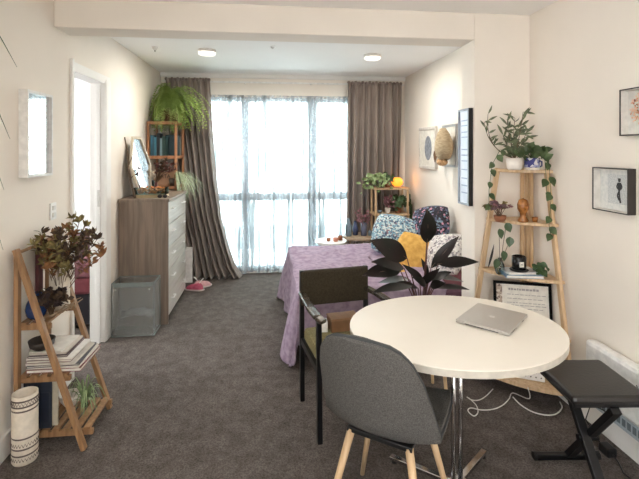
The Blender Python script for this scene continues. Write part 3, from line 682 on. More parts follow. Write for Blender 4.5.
def pillow(label, c, w, h, th, rot, mat, seed=0, name='pillow'):
    c = Vector(c); Rm = Euler(rot).to_matrix()
    def mk(sgn):
        def fn(u, v):
            a, b_ = 2*u-1, 2*v-1
            e = max(0, (1-abs(a)**2.6))*max(0, (1-abs(b_)**2.6)); pin = 1-.06*(abs(a)**4*(1-abs(b_)) + 0)
            x = a*w/2*math.sqrt(1-.26*b_*b_); y = b_*h/2*math.sqrt(1-.26*a*a)
            z = sgn*th/2*e**.45*(1+.12*noise.noise(Vector((a*2, b_*2, seed+sgn))))
            return c+Rm@Vector((x, y, z))
        return fn
    m = MB(); m.grid(mk(1), 18, 18); m.grid(mk(-1), 18, 18)
    bmesh.ops.remove_doubles(m.bm, verts=m.bm.verts[:], dist=.0008)
    return tag(m.build(name, mat, smooth=True), label, 'pillow')
pillow('pale blue floral cushion, farthest from the camera on the bed', at(396, 236, 4.0), .46, .42, .16, (R(60), R(12), R(-20)), bluefl, 1)
pillow('dark navy floral cushion at the back against the wall', at(430, 227, 3.9), .40, .42, .15, (R(66), R(-10), R(-48)), darkfl, 2)
pillow('mustard yellow cushion in the middle of the bed pillows', at(414, 253, 3.6), .34, .34, .13, (R(58), R(20), R(-25)), yellow, 3)
pillow('white and grey patterned pillow against the right wall', at(442, 256, 3.45), .44, .40, .15, (R(58), R(-14), R(-62)), whitefl, 4)
pillow('dark maroon pillow at the near corner of the bed', at(450, 283, 3.25), .36, .3, .12, (R(25), 0, R(-70)), maroon, 5)
pillow('small mustard knotted cushion lying low on the bed', at(394, 274, 3.42), .26, .18, .1, (R(20), R(10), R(20)), yellow, 6)
# ------------------------------------------------------------------ side tables
def side_table(c, r, z, label, mt, tray=False):
    t = thing('side_table', label, 'side table', (c[0], c[1], 0))
    MB().lathe([(r-.01,z-.03),(r,z-.024),(r,z-.004),(r-.004,z)], (c[0],c[1],0), 36).build('tabletop', mt, t)
    for k in range(3):
        a = 2*PI*k/3+.5; MB().tube([(c[0]+.6*r*math.cos(a), c[1]+.6*r*math.sin(a), z-.03), (c[0]+.9*r*math.cos(a), c[1]+.9*r*math.sin(a), 0)], .012, 10, .008).build('leg', mt, t)
side_table((.70, 4.86), .19, .47, 'lower round white side table at the window', white)
side_table((1.02, 4.78), .20, .535, 'higher round wooden side table behind the bed', M('grey_oak', (168,146,122), .5))
vase_obj('tea_light', 'small terracotta tea light on the white side table', 'candle', (.66,4.83,.47), [(.022,0),(.026,.03),(.02,.03),(.018,.02),(.001,.02)], terra)
vase_obj('candle_cup', 'peach candle cup on the white side table', 'candle', (.735,4.80,.47), [(.026,0),(.032,.04),(.026,.04),(.024,.03),(.001,.03)], M('peach_wax', (206,140,116), .6))
vase_obj('candle_cup', 'brown candle cup nearest the wooden side table', 'candle', (.80,4.86,.47), [(.026,0),(.03,.05),(.024,.05),(.022,.03),(.001,.03)], terra)
bp_ = [(.028,0),(.036,.01),(.036,.12),(.02,.155),(.016,.19),(.02,.2),(.014,.2),(.012,.15),(.001,.1)]
vase_obj('bottle', 'grey blue tall bottle at the left of wooden side table', 'bottle', (.875,4.75,.535), bp_, greyblue)
vase_obj('bottle', 'dark blue bottle in the middle of wooden side table', 'bottle', (.96,4.80,.535), [(a*.85, b*.8) for a, b in bp_], M('indigo_glass', (66,78,112), .25))
vase_obj('vase', 'slate blue vase of pink dried flowers by the window', 'vase', (1.05,4.76,.535), [(.03,0),(.034,.01),(.034,.15),(.028,.15),(.026,.01),(.001,.01)], M('slate_glass', (86,92,112), .25))
bouquet('dried_bouquet', 'dusty pink dried flowers above the slate blue vase', (1.05,4.76,.56), [dryp], 22, .11, .30, .022, .014, 41, kinds=('petals',))
vase_obj('jar', 'small pale jar at the right of wooden side table', 'jar', (1.12,4.74,.535), [(.02,0),(.024,.01),(.024,.05),(.018,.055),(.018,.06),(.001,.06)], greyblue)
# ------------------------------------------------------------------ bedroom corner shelf
t = thing('corner_shelf', 'small pale wood shelf with orange lamp in bedroom corner', 'shelf', (1.42, 5.0, 0))
sx0, sx1, sy0, sy1 = 1.20, 1.60, 4.84, 5.06
for x in (sx0, sx1-.02):
    for y in (sy0, sy1-.02): MB().box(x, x+.02, y, y+.02, 0, 1.06).build('post', oak, t)
for z in (.35, .74, 1.04): MB().box(sx0-.01, sx1+.01, sy0-.008, sy1+.004, z, z+.02).build('shelf', oak, t, bevel=.002)
lc = Vector((1.49, 4.93, 1.061))
t = thing('salt_lamp', 'glowing round orange lamp on the bedroom corner shelf', 'lamp', lc)
MB().lathe([(.04,0),(.045,.012)], lc, 20).build('base', oak, t)
MB().lathe([(.03,.012),(.058,.03),(.068,.06),(.058,.095),(.03,.115),(.001,.118)], lc, 22).build('shade', M_emit('orange_glow', (244,150,48), 1.3), t, smooth=True)
l = bpy.data.lights.new('orange_bulb', 'POINT'); l.energy = .4; l.color = (1,.45,.12); l.shadow_soft_size = .07
lo = bpy.data.objects.new('orange_bulb', l); COL.objects.link(lo); lo.location = (1.58, 4.90, 1.15)
def pot_plant(label, c, potr, poth, potm, n, L, rise, drop, w, mat, seed, strapy=False, leafw=.02, angs=(0, 6.28)):
    q = random.Random(seed); c = Vector(c); t = thing('potted_plant', label, 'plant', c)
    MB().lathe([(potr*.75,0),(potr*.9,.01),(potr,poth),(potr*.9,poth),(potr*.75,.015),(.001,.015)], c, 20).build('pot', potm, t, smooth=True)
    MB().lathe([(.001,poth*.85),(potr*.9,poth*.85)], c, 16, cap=False).build('soil', soil, t)
    f = MB(); s = MB()
    for i in range(n):
        a = q.uniform(*angs); pts = [Vector(p) for p in arc(c+Vector((0,0,poth*.85)), a, L*q.uniform(.3,1), rise*q.uniform(.5,1), drop*q.uniform(.2,1), 8)]
        if strapy: f.strap(pts, w)
        else:
            s.tube(pts, .0016, 5)
            for k in range(2, 9):
                dv = Vector((q.uniform(-1,1), q.uniform(-1,1), q.uniform(-.3,.6))).normalized(); f.leaf(pts[k], pts[k]+dv*w*1.5, w, .003, (q.uniform(-.6,.6), -.8, q.uniform(0,1)), .2, 4)
    if not strapy: s.build('stems', stemb, t)
    f.build('foliage', mat, t); return t
pot_plant('pale leafed plant trailing left from the top of the bedroom corner shelf', (1.29,4.92,1.061), .045, .08, M('dark_pot', (52,44,42), .5), 16, .26, .10, .16, .04, leafp, 2, angs=(1.6,4.9))
pot_plant('green plant in small pot next to the orange lamp', (1.38,4.95,1.061), .035, .07, terra, 9, .10, .10, .02, .035, leafg, 4)
pot_plant('dark green bushy plant on the middle of bedroom corner shelf', (1.50,4.93,.761), .04, .07, terra, 18, .11, .14, .02, .04, leafg, 6)
pot_plant('pink flowering plant on the middle of bedroom corner shelf', (1.37,4.92,.761), .035, .06, ceram, 8, .07, .14, .01, .028, dryp, 8)
vase_obj('teacup', 'small pale cup at the left of the middle shelf', 'cup', (1.27,4.90,.761), [(.018,0),(.028,.035),(.024,.035),(.016,.008),(.001,.008)], greyblue)
for i, (z, h, lab) in enumerate(((0.0,1.0,'tall dark green cactus-like stems beside the bedroom corner shelf'),)):
    c = Vector((1.652, 4.93, 0)); t = thing('tall_cactus', lab, 'plant', c)
    MB().lathe([(.032,0),(.04,.14),(.034,.14),(.03,.02),(.001,.02)], c).build('pot', black, t, smooth=True)
    f = MB()
    for k in range(3): f.tube([(c.x-.012+.012*k, c.y-.01+.012*(k%2), .02), (c.x-.012+.012*k, c.y-.01+.012*(k%2), .98-.06*k)], .009, 7, .007)
    f.build('stems', leafg, t)
# ------------------------------------------------------------------ bedroom wall art
def wall_pic_x(name, label, X, dirx, Y0, Y1, Z0, Z1, d, fw, fmat, art, cat='picture', deep=False):
    # picture on a wall whose normal is dirx (-1: faces -X)
    t = thing(name, label, cat, (X, (Y0+Y1)/2, Z0)); f = MB(); a, b_ = sorted((X+dirx*.0015, X+dirx*d))
    f.box(a, b_, Y0, Y0+fw, Z0, Z1); f.box(a, b_, Y1-fw, Y1, Z0, Z1); f.box(a, b_, Y0+fw, Y1-fw, Z0, Z0+fw); f.box(a, b_, Y0+fw, Y1-fw, Z1-fw, Z1)
    f.build('frame', fmat, t, bevel=.001)
    if deep:
        g = MB(); e = .003; p0, p1 = sorted((X+dirx*.0016, X+dirx*(d-.004))); a0, a1, b0_, b1_ = Y0+fw, Y1-fw, Z0+fw, Z1-fw
        g.box(p0, p1, a0, a0+e, b0_, b1_); g.box(p0, p1, a1-e, a1, b0_, b1_); g.box(p0, p1, a0+e, a1-e, b0_, b0_+e); g.box(p0, p1, a0+e, a1-e, b1_-e, b1_)
        g.build('inner_liner', M('liner_white', (216,212,204), .7), t)
    xb = X+dirx*(.004 if deep else d*.7); a, b_ = sorted((X+dirx*.0015, xb))
    MB().box(a, b_, Y0+fw, Y1-fw, Z0+fw, Z1-fw).build('artwork', art, t)
    return t, xb
silver = M('silver_frame', (172,170,168), .35, .6)
t, xb = wall_pic_x('framed_picture', 'pale framed picture with dark oval, farthest on the bedroom wall', XB, -1, 4.22, 4.70, 1.30, 1.745, .03, .03, M('cream_frame', (214,208,200), .5), paper)
MB().prism([(xb-.0015, 4.43+.10*math.cos(2*PI*k/28), 1.52+.13*math.sin(2*PI*k/28)) for k in range(28)], (-.001,0,0)).build('oval_print', M('oval_grey', (150,153,160), .7, c2=(112,116,126), scale=24), t)
t, xb = wall_pic_x('framed_picture', 'silver framed picture behind the hanging straw hat', XB, -1, 3.73, 4.05, 1.34, 1.74, .025, .022, silver, paper)
t = thing('straw_hat', 'tan woven straw hat hanging on the bedroom wall', 'hat', (XB-.03, 3.8, 1.32))
f = MB(); hc = Vector((XB-.10, 3.98, 1.50))
f.lathe([(.001,.125),(.035,.12),(.07,.07),(.098,.0),(.105,-.06),(.09,-.12),(.06,-.155),(.05,-.165)], (XB-.115, 3.80, 1.575), 22, sx=.72, sy=1.12, rot=(R(-8),0,0), cap=False)
f.build('crown', M('straw', (186,168,138), .85, c2=(150,130,100), scale=(30,30,160)), t, smooth=True, solid=.005)
f = MB(); f.ball((XB-.12, 3.82, 1.39), .075, sx=.6, sy=1.1, sz=.5, n=10); f.build('brim_roll', M('straw_tan', (200,160,116), .85, c2=(150,110,70), scale=60), t, smooth=True)
f = MB().leaf((XB-.06, 3.98, 1.54), (XB-.10, 4.04, 1.38), .09, .01, (-1,0,0), .4, 6); f.build('ribbon', M('brown_ribbon', (110,78,50), .8), t, solid=.006)
t, xb = wall_pic_x('framed_picture', 'tall blue-grey framed poster on the side of the pilaster', XP, -1, 2.775, 2.94, 1.12, 1.785, .032, .014, M('blue_grey_frame', (150,158,170), .4), M('poster_window_glare', (226,233,245), .25, c2=(206,216,234), scale=8))  # pale blue artwork colour imitates the window reflected in the glass
MB().box(XP-.031, XP-.0015, 2.770, 2.7745, 1.12, 1.785).build('frame_edge', black, t)
f = MB()
for z in (1.70,1.665,1.62,1.585,1.5,1.46,1.42,1.36,1.3,1.25,1.2): f.box(xb-.001, xb-.0002, 2.81, 2.90, z, z+.008)
f.build('printed_lines', M('poster_ink', (150,166,196), .6), t)
# ------------------------------------------------------------------ corner ladder shelf (right)
CXc, CYc = XR-.004, YD-.004
CXs, CYs = XR-.018, YD-.018
def rad(z): return .475-.225*z/1.37
t = thing('corner_shelf', 'tall pale wood corner shelf of curved shelves holding plants', 'shelf', (1.6, 2.6, 0))
MB().beam((CXs-rad(0)+.01, CYs-.02, 0), (CXs-rad(1.4)+.01, CYs-.02, 1.38), .03, .022, (0,1,0)).build('leg', oak, t, bevel=.002)
MB().beam((CXs-.02, CYs-rad(0)+.01, 0), (CXs-.02, CYs-rad(1.4)+.03, 1.38), .022, .03, (0,1,0)).build('leg', oak, t, bevel=.002)
b = MB(); b.box(CXs-.07, CXs-.05, CYs-.03, CYs-.012, 0, 1.36); b.box(CXs-.03, CXs-.012, CYs-.07, CYs-.05, 0, 1.36); b.box(CXs-.03, CXs-.001, CYs-.03, CYs-.001, 0, 1.36)
b.build('rear_post', oak, t)
for z in (.085, .375, .70, 1.03, 1.355):
    r = rad(z); pts = [(CXs, CYs, z)]
    for k in range(17):
        a = PI+PI/2*k/16; m_ = 1 - .10*math.sin(2*(a-PI)) ; pts.append((CXs+r*m_*math.cos(a), CYs+r*m_*math.sin(a), z))
    MB().prism(pts, (0,0,.02)).build('shelf', oak, t, bevel=.003)
CS = {i: z+.02 for i, z in enumerate((.085,.375,.70,1.03,1.355))}
# top shelf
tc = at(514.5, 165, 2.56); tc.z = CS[4]
t = thing('potted_plant', 'tall thin leaved plant in white pot on corner shelf top', 'plant', tc)
MB().lathe([(.036,0),(.044,.012),(.052,.075),(.047,.075),(.04,.02),(.001,.02)], tc).build('pot', ceram, t, smooth=True)
MB().lathe([(.001,.066),(.048,.066)], tc, cap=False).build('soil', soil, t)
f = MB(); s = MB()
def stem_leaves(tipx, tipy, dens, ln, lw, mid=None, Y=2.56):
    e = at(tipx, tipy, Y+rnd.uniform(-.05,.05)); b0 = tc+Vector((0,0,.07)); mpt = at(*mid, Y) if mid else b0.lerp(e, .5)+Vector((rnd.uniform(-.02,.02),0,.01))
    pts = []
    for i in range(11):
        q = i/10; pts.append(b0*(1-q)**2+mpt*2*q*(1-q)+e*q*q)
    s.tube(pts, .003, 6, .0015)
    for k in range(dens):
        p = pts[min(10, 4+int(k*6/dens)+1)]; dv = Vector((rnd.uniform(-1,1), rnd.uniform(-.7,.5), rnd.uniform(-.35,1))).normalized()
        f.leaf(p, p+dv*ln*rnd.uniform(.7,1.1), lw, .004, (rnd.uniform(-.4,.4), -1, .3), .25, 5)
for a_ in ((515,118),(523,112),(507,122),(518,128),(503,135),(527,130),(510,140),(521,142)): stem_leaves(a_[0], a_[1], 9, .075, .016)
stem_leaves(488, 114, 7, .06, .014, (484,150)); stem_leaves(484, 122, 7, .06, .014, (488,150))
for k in range(26):
    b0 = tc+Vector((rnd.uniform(-.03,.03), rnd.uniform(-.03,.03), .07)); dv = Vector((rnd.uniform(-1,1), rnd.uniform(-.8,.5), rnd.uniform(.2,1.2))).normalized(); f.leaf(b0+dv*.02, b0+dv*.09, .016, .004, (0,-1,.3), .25, 5)
f.build('foliage', M('grey_green_leaf', (112,120,88), .55, c2=(60,70,46), scale=40), t); s.build('stems', stemb, t)
mc = at(532, 166, 2.53); mc.z = CS[4]
t = thing('patterned_mug', 'blue and white patterned mug holding a trailing pothos', 'mug', mc)
MB().lathe([(.036,0),(.043,.008),(.045,.03),(.044,.075),(.039,.075),(.038,.01),(.001,.01)], mc).build('body', M_multi('blue_pattern', [(0,(62,66,124)),(.6,(150,154,186)),(.85,(206,204,204))], 60), t, smooth=True)
MB().tube([(mc.x+.042,mc.y,mc.z+.06),(mc.x+.066,mc.y,mc.z+.052),(mc.x+.066,mc.y,mc.z+.025),(mc.x+.042,mc.y,mc.z+.015)], .005, 8).build('handle', M('blue_glaze', (60,66,124), .3), t, smooth=True)
MB().lathe([(.0455,0.002),(.0465,.006),(.0458,.016)], mc, cap=False).build('rim_band', cream, t)
def heart(mb, p, L, dirv, nrm):
    dirv = Vector(dirv).normalized(); mb.leaf(p, Vector(p)+dirv*L, L*.78, .004, nrm, .18, 8, shape=.72)
t = thing('pothos', 'trailing heart leaved pothos hanging down both sides of corner shelf', 'plant', mc+Vector((0,0,.011)))
f = MB(); s = MB(); base = mc+Vector((0,0,.07))
def vine(pts, leaves, sz, sd):
    q = random.Random(sd); P_ = [base]+pts; path = []
    for i in range(len(P_)-1):
        for k in range(6): path.append(P_[i].lerp(P_[i+1], k/6))
    path.append(P_[-1]); s.tube(path, .0018, 5)
    n = len(path)
    for k in range(leaves):
        p = path[int(4+(n-5)*(k+.5)/leaves)]; sg = 1 if k % 2 else -1
        heart(f, p, sz*q.uniform(.8,1.15), (sg*q.uniform(.2,.8), -.25, -q.uniform(.5,1)), (q.uniform(-.3,.3), -1, .35))
vine([at(540,150,2.50), at(549,165,2.45), at(551,200,2.42), at(549,225,2.42), at(551,238,2.42)], 9, .062, 1)
vine([at(538,145,2.5), at(544,150,2.48), at(546,175,2.46), at(547,200,2.45)], 6, .055, 2)
vine([at(520,150,2.5), at(500,150,2.52), at(492,165,2.52), at(489,190,2.52), at(489,212,2.52)], 9, .05, 3)
for k in range(24):
    p = base+Vector((rnd.uniform(-.06,.09), rnd.uniform(-.06,.03), rnd.uniform(-.0,.08))); s.tube([base, p], .0015, 4)
    heart(f, p, .055, (rnd.uniform(-1,1), -.3, rnd.uniform(-.8,.5)), (rnd.uniform(-.5,.5), -1, .5))
f.build('foliage', M('pothos_green', (74,92,52), .4, c2=(48,66,36), scale=18), t); s.build('vine', leafg, t)
# second shelf
z2 = CS[3]
p = at(500, 220, 2.55); p.z = z2
vase_obj('bowl', 'small brown bowl of dried flowers on second shelf', 'bowl', p, [(.025,0),(.035,.02),(.038,.04),(.033,.04),(.022,.01),(.001,.01)], terra)
bouquet('dried_flowers', 'dusty pink and grey dried flowers on the second corner shelf', p+Vector((0,0,.015)), [dryp, M('dried_mauve', (120,92,98), .85), dry2], 20, .085, .13, .022, .014, 51, bias=(-.03,0))
p = at(523, 221, 2.53); p.z = z2
t = thing('glass_bust', 'amber glass head shaped candle holder on second corner shelf', 'ornament', p)
MB().lathe([(.03,0),(.034,.01),(.018,.035),(.02,.055),(.034,.08),(.036,.11),(.026,.138),(.001,.148)], p, 18, sx=1, sy=.9).build('body', amber, t, smooth=True)
MB().ball(p+Vector((0,-.036,.09)), .009, sz=1.6, n=8).build('nose', amber, t, smooth=True)
p = at(535, 222, 2.52); p.z = z2
vase_obj('candle', 'small dark amber votive beside the glass head', 'candle', p, [(.014,0),(.018,.03),(.014,.03),(.001,.02)], amber)
# third shelf
z3 = CS[2]
def flatbook(px, Y, z, w, d, th, col, lab, rz, nm='book'):
    c = at(px, 270, Y); t = thing(nm, lab, 'book', (c.x, c.y, z), rz, 'books on the third corner shelf')
    b = MB(); b.box(-w/2, w/2, -d/2, d/2, 0, .002); b.box(-w/2, w/2, -d/2, d/2, th-.002, th); b.box(-w/2, -w/2+.002, -d/2, d/2, .002, th-.002); b.build('cover', M('bookcover', col, .4), t, local=True)
    MB().box(-w/2+.002, w/2-.003, -d/2+.003, d/2-.003, .002, th-.002).build('pages', paper, t, local=True)
flatbook(521, 2.52, z3, .22, .15, .018, (120,150,176), 'pale blue book lying flat on the third shelf', R(-12))
flatbook(519, 2.53, z3+.0184, .19, .13, .014, (206,206,206), 'grey white book on top of the pale blue book', R(-4))
p = at(519, 265, 2.51); p.z = z3+.0328
t = thing('black_candle_jar', 'black jar with white label on the flat books', 'jar', p)
MB().lathe([(.05,0),(.056,.006),(.052,.01)], p, 24).build('saucer', black, t)
MB().lathe([(.038,.01),(.042,.014),(.042,.088),(.037,.09),(.036,.02),(.001,.02)], p, 24).build('body', M('black_glaze', (22,22,24), .2), t, smooth=True)
MB().box(p.x-.022, p.x+.006, p.y-.044, p.y-.0415, p.z+.03, p.z+.062).build('white_label', paper, t)
text('AX', .012, (p.x-.008, p.y-.0445, p.z+.046), (R(90),0,0), black, t)
p = at(500, 270, 2.56); p.z = z3
t = thing('potted_plant', 'heart leaved cutting in clear glass on third shelf', 'plant', p)
MB().lathe([(.022,0),(.03,.02),(.026,.06),(.014,.08),(.012,.10),(.009,.10),(.001,.03)], p, 20).build('pot', vglass, t, smooth=True)
f = MB(); s = MB()
for tx, ty in ((499,232),(510,240),(503,254),(497,262),(506,226)):
    e = at(tx, ty, 2.53); s.tube([p+Vector((0,0,.02)), p.lerp(e,.5)+Vector((0,0,.03)), e], .0018, 5); heart(f, e+Vector((0,0,.02)), .065, (rnd.uniform(-.5,.5), -.1, -1), (rnd.uniform(-.3,.3),-1,.2))
f.build('foliage', M('cutting_green', (60,82,52), .4), t); s.build('stems', stemb, t)
p = at(537, 276, 2.50); p.z = z3
t = thing('potted_plant', 'small trailing plant at the right of the black jar', 'plant', p)
MB().lathe([(.02,0),(.027,.045),(.023,.045),(.018,.01),(.001,.01)], p, 18).build('pot', greyblue, t, smooth=True)
f = MB()
for k in range(14): heart(f, p+Vector((rnd.uniform(-.035,.03), rnd.uniform(-.05,0), rnd.uniform(.04,.09))), .045, (rnd.uniform(-.6,.6), -.5, -rnd.uniform(.2,1)), (rnd.uniform(-.4,.4),-1,.6))
f.build('foliage', leafg, t)
f = MB().leaf(at(488,268,2.62), at(494,244,2.60), .016, .004, (0,-1,0), .2, 6); tag(f.build('feather', M('black_feather', (34,30,30), .7), solid=.001), 'small dark feather leaning at the left of third shelf', 'feather')
# certificate on the fourth shelf
z4 = CS[1]
t = thing('certificate', 'black framed certificate standing on the corner shelf behind table', 'picture', (0,0,0))
t.location = (1.58, 2.535, z4); t.rotation_euler = (R(-9), 0, R(-20)); WM[t.name] = Matrix.Translation(t.location) @ Euler(t.rotation_euler).to_matrix().to_4x4()
w_, h_ = .34, .265; fw = .016; f = MB()
f.box(-w_/2, w_/2, 0, .016, .002, fw); f.box(-w_/2, w_/2, 0, .016, h_-fw, h_); f.box(-w_/2, -w_/2+fw, 0, .016, fw, h_-fw); f.box(w_/2-fw, w_/2, 0, .016, fw, h_-fw)
f.build('frame', M('matt_black', (16,16,17), .8, spec=.1), t, local=True)
MB().box(-w_/2+fw, w_/2-fw, .006, .012, fw, h_-fw).build('paper', paper, t, local=True)
MB().box(-w_/2+fw, -w_/2+fw+.035, .0045, .006, fw, h_-fw).build('floral_border', M_multi('border', [(0,(176,160,146)),(.5,(120,104,96)),(.8,(206,196,184))], 90), t, local=True)
f = MB(); q = random.Random(3)
x = -.08
while x < .10: l_ = q.uniform(.008,.02); f.box(x, x+l_, .0052, .006, .213, .223+q.uniform(0,.004)); x += l_+.004
for zz_ in (.185,.16,.135,.12,.10):
    x = -.09
    while x < .12: l_ = q.uniform(.01,.03); f.box(x, x+l_, .0052, .006, zz_, zz_+.004); x += l_+.006
f.build('script_lines', M('ink_grey', (166,162,160), .8), t, local=True)
# white pegboard box on bottom shelf
z5 = CS[0]
t = thing('storage_box', 'white box with punched holes on the lowest corner shelf', 'box', (1.56, 2.50, z5))
rzb = R(-28); c = Vector((1.56, 2.515, z5)); t.location = c; t.rotation_euler = (0,0,rzb); WM[t.name] = Matrix.Translation(c) @ Matrix.Rotation(rzb, 4, 'Z')
MB().box(-.12, .12, -.065, .065, .001, .13).build('body', white, t, bevel=.006, local=True)
f = MB()
for i in range(8):
    for j in range(4): f.lathe([(.0045,0),(.0045,.0015)], (-.1+i*.0285, -.0655, .025+j*.027), 8, rot=(R(90),0,0))
f.build('holes', M('hole_grey', (120,116,112), .9), t, local=True)
# ------------------------------------------------------------------ round table
TC = Vector((.795, 1.785, 0)); RX, RY = .455, .385
t = thing('round_table', 'white round pedestal table with chrome base', 'table', TC)
def rim(r, z, n=72): return [(TC.x+RX*r*math.cos(2*PI*k/n), TC.y+RY*r*math.sin(2*PI*k/n), z) for k in range(n)]
b = MB(); b.prism(rim(1, .7365), (0,0,.004)); b.build('tabletop', tablem, t, bevel=.001)
b = MB(); b.prism(rim(1.0, .712), (0,0,.0245)); b.build('edge_band', tedge, t)
for dx, dy in ((-.02,-.012),(.022,.012)):
    MB().tube([(TC.x+dx+.01, TC.y+dy, .05), (TC.x+dx+.01, TC.y+dy, .71)], .0105, 12).build('column', chrome, t, smooth=True)
MB().box(TC.x-.14, TC.x+.16, TC.y-.14, TC.y+.14, .702, .712).build('mounting_plate', black, t)
MB().lathe([(.05,.035),(.05,.06),(.03,.066)], (TC.x+.01,TC.y,0), 24).build('hub', chrome, t)
for k in range(4):
    a = R(43+90*k); e = (TC.x+.01+.33*math.cos(a), TC.y+.33*math.sin(a), .018)
    MB().beam((TC.x+.01+.03*math.cos(a), TC.y+.03*math.sin(a), .05), e, .028, .018).build('foot', chrome, t, bevel=.003)
    MB().lathe([(.014,0),(.014,.012)], (e[0]-.02*math.cos(a), e[1]-.02*math.sin(a), 0), 12).build('glide', black, t)
# laptop
lp = [Vector((.803,1.788,0)), Vector((.976,1.645,0)), Vector((1.17,1.826,0)), Vector((.992,2.016,0))]
cen = sum(lp, Vector())/4; ex = (lp[1]-lp[0]).normalized()
la = math.atan2((lp[2]-lp[1]).y, (lp[2]-lp[1]).x)
t = thing('laptop', 'closed silver laptop lying on the white table', 'laptop', (cen.x, cen.y, .7407), la)
W_, D_ = .268, .225
MB().box(-W_/2, W_/2, -D_/2, D_/2, .002, .0105).build('body', steel, t, bevel=.003, local=True)
MB().box(-W_/2, W_/2, -D_/2, D_/2, .0112, .0165).build('lid', steel, t, bevel=.0025, local=True)
f = MB()
for x, w2_ in ((-.10,.008),(-.085,.012),(-.066,.012),(-.045,.008),(.05,.02)): f.box(x, x+w2_, -D_/2-.0006, -D_/2+.002, .0045, .0085)
f.build('ports', black, t, local=True)
f = MB(); f.box(-W_/2-.0006, -W_/2+.002, -.07, .07, .0045, .0075); f.build('vent_slot', black, t, local=True)
# fruit-shaped emblem with bite, and leaf
em = []
for k in range(30):
    a = 2*PI*k/30; r = .0125*(1+.06*math.cos(2*a)); x, y = r*math.cos(a)*.92, r*math.sin(a)
    if (x-.0135)**2+(y-.001)**2 < .005**2: x -= .004
    em.append((x, y, .0165))
f = MB(); f.prism(em, (0,0,.0003)); f.leaf((0,.013,.0168), (.005,.0195,.0168), .004, 0, (0,0,1), 0, 4)
f.build('emblem', M('emblem_white', (244,242,238), .25), t, local=True)
# ------------------------------------------------------------------ grey shell chair
t = thing('dining_chair', 'grey upholstered shell chair with wooden legs, backed to camera', 'chair', (.478, 1.68, 0), R(-36))
prof = [(0,.225,.445,.17),(.08,.20,.462,.195),(.2,.13,.458,.212),(.34,.02,.445,.218),(.46,-.09,.445,.22),(.55,-.155,.468,.222),(.62,-.192,.515,.219),(.72,-.227,.61,.207),(.82,-.262,.71,.191),(.90,-.286,.78,.168),(.94,-.297,.815,.147),(.965,-.304,.838,.122),(.985,-.309,.852,.090),(1,-.312,.860,.046)]
def shell(off):
    def fn(u, v):
        for a, b_ in zip(prof, prof[1:]):
            if u <= b_[0]: k = (u-a[0])/(b_[0]-a[0]); y, z, w = [a[i]+(b_[i]-a[i])*k for i in (1,2,3)]; break
        s_ = 2*v-1; back = min(1, max(0, (u-.45)/.15)); c_ = abs(s_)**2.4
        y += back*c_*.09*(w/.22)**2*(1-.2*u); z += (1-back)*c_*.022*(1 if u > .12 else u/.12)
        return (s_*w, y, z)
    return fn
o = MB().grid(shell(0), 40, 24).build('shell', greyf, t, smooth=True, local=True)
q = o.modifiers.new('s', 'SOLIDIFY'); q.thickness = .034; q.offset = 0
q = o.modifiers.new('b', 'BEVEL'); q.width = .012; q.segments = 3; q.limit_method = 'ANGLE'; q.angle_limit = R(50)
f = MB(); ps = [shell(0)(u_, 0) for u_ in [i/40 for i in range(41)]]; ps2 = [shell(0)(u_, 1) for u_ in [i/40 for i in range(40, -1, -1)]]
f.tube(ps+ps2+[ps[0]], .006, 6); f.build('piping', M('dark_piping', (60,62,64), .9), t, smooth=True, local=True)
MB().box(-.13, .13, -.13, .12, .405, .425).build('seat_base', black, t, local=True, bevel=.004)
for x, y in ((-1,-1),(1,-1),(1,1),(-1,1)):
    MB().tube([(x*.115, y*.11-.005, .415), (x*.205, y*.195-.005, .0)], .016, 12, .010).build('leg', oak, t, smooth=True, local=True)
# ------------------------------------------------------------------ olive armchair
t = thing('armchair', 'olive upholstered armchair with black frame beside the bed', 'armchair', (.425, 2.41, 0), R(9))
hw, hd = .205, .195
for x in (-1, 1):
    MB().beam((x*hw, hd, 0), (x*hw, hd+.015, .775), .026, .03, (0,1,0)).build('leg', blackm, t, bevel=.004, local=True)
    MB().beam((x*hw, -hd, 0), (x*hw, -hd+.02, .63), .026, .03, (0,1,0)).build('leg', blackm, t, bevel=.004, local=True)
    a = MB(); pts = [(x*hw, hd+.005, .640), (x*(hw+.012), .06, .648), (x*(hw+.02), -.08, .652), (x*(hw+.012), -.20, .646), (x*(hw-.01), -.235, .632)]
    for p0, p1 in zip(pts, pts[1:]): a.beam(p0, p1, .045, .022)
    a.build('armrest', M('armrest_wood_%d' % (x+1), (70,62,54), .25, coat=.5), t, local=True, bevel=.006)
    MB().beam((x*hw, hd, .36), (x*hw, -hd, .36), .02, .035).build('side_rail', blackm, t, local=True)
f = MB(); f.box(-.20, .20, -.215, .185, .365, .445); f.build('seat', olive, t, local=True, bevel=.022)
f = MB(); f.box(-.215, .215, .180, .232, .565, .772); f.build('backrest', darkf, t, local=True, bevel=.014)
MB().box(-.2, .2, hd-.01, hd+.01, .34, .365).build('rear_rail', blackm, t, local=True)
bc = Matrix.Translation((.425,2.41,0)) @ Matrix.Rotation(R(9),4,'Z') @ Vector((.02,.10,.4465))
t = thing('wooden_box', 'brown wooden box lying on the armchair seat', 'box', bc, R(9))
MB().box(-.085, .085, -.05, .05, 0, .065).build('body', cardb, t, local=True, bevel=.003); MB().box(-.087, .087, -.052, .052, .065, .078).build('lid', M('box_lid', (146,108,76), .6), t, local=True, bevel=.002)
bc2 = Matrix.Translation((.425,2.41,0)) @ Matrix.Rotation(R(9),4,'Z') @ Vector((-.10,.10,.4465))
tag(MB().box(bc2.x-.022, bc2.x+.022, bc2.y-.03, bc2.y+.03, bc2.z, bc2.z+.06).build('white_carton', white, bevel=.002), 'small white carton beside the wooden box on armchair', 'carton')
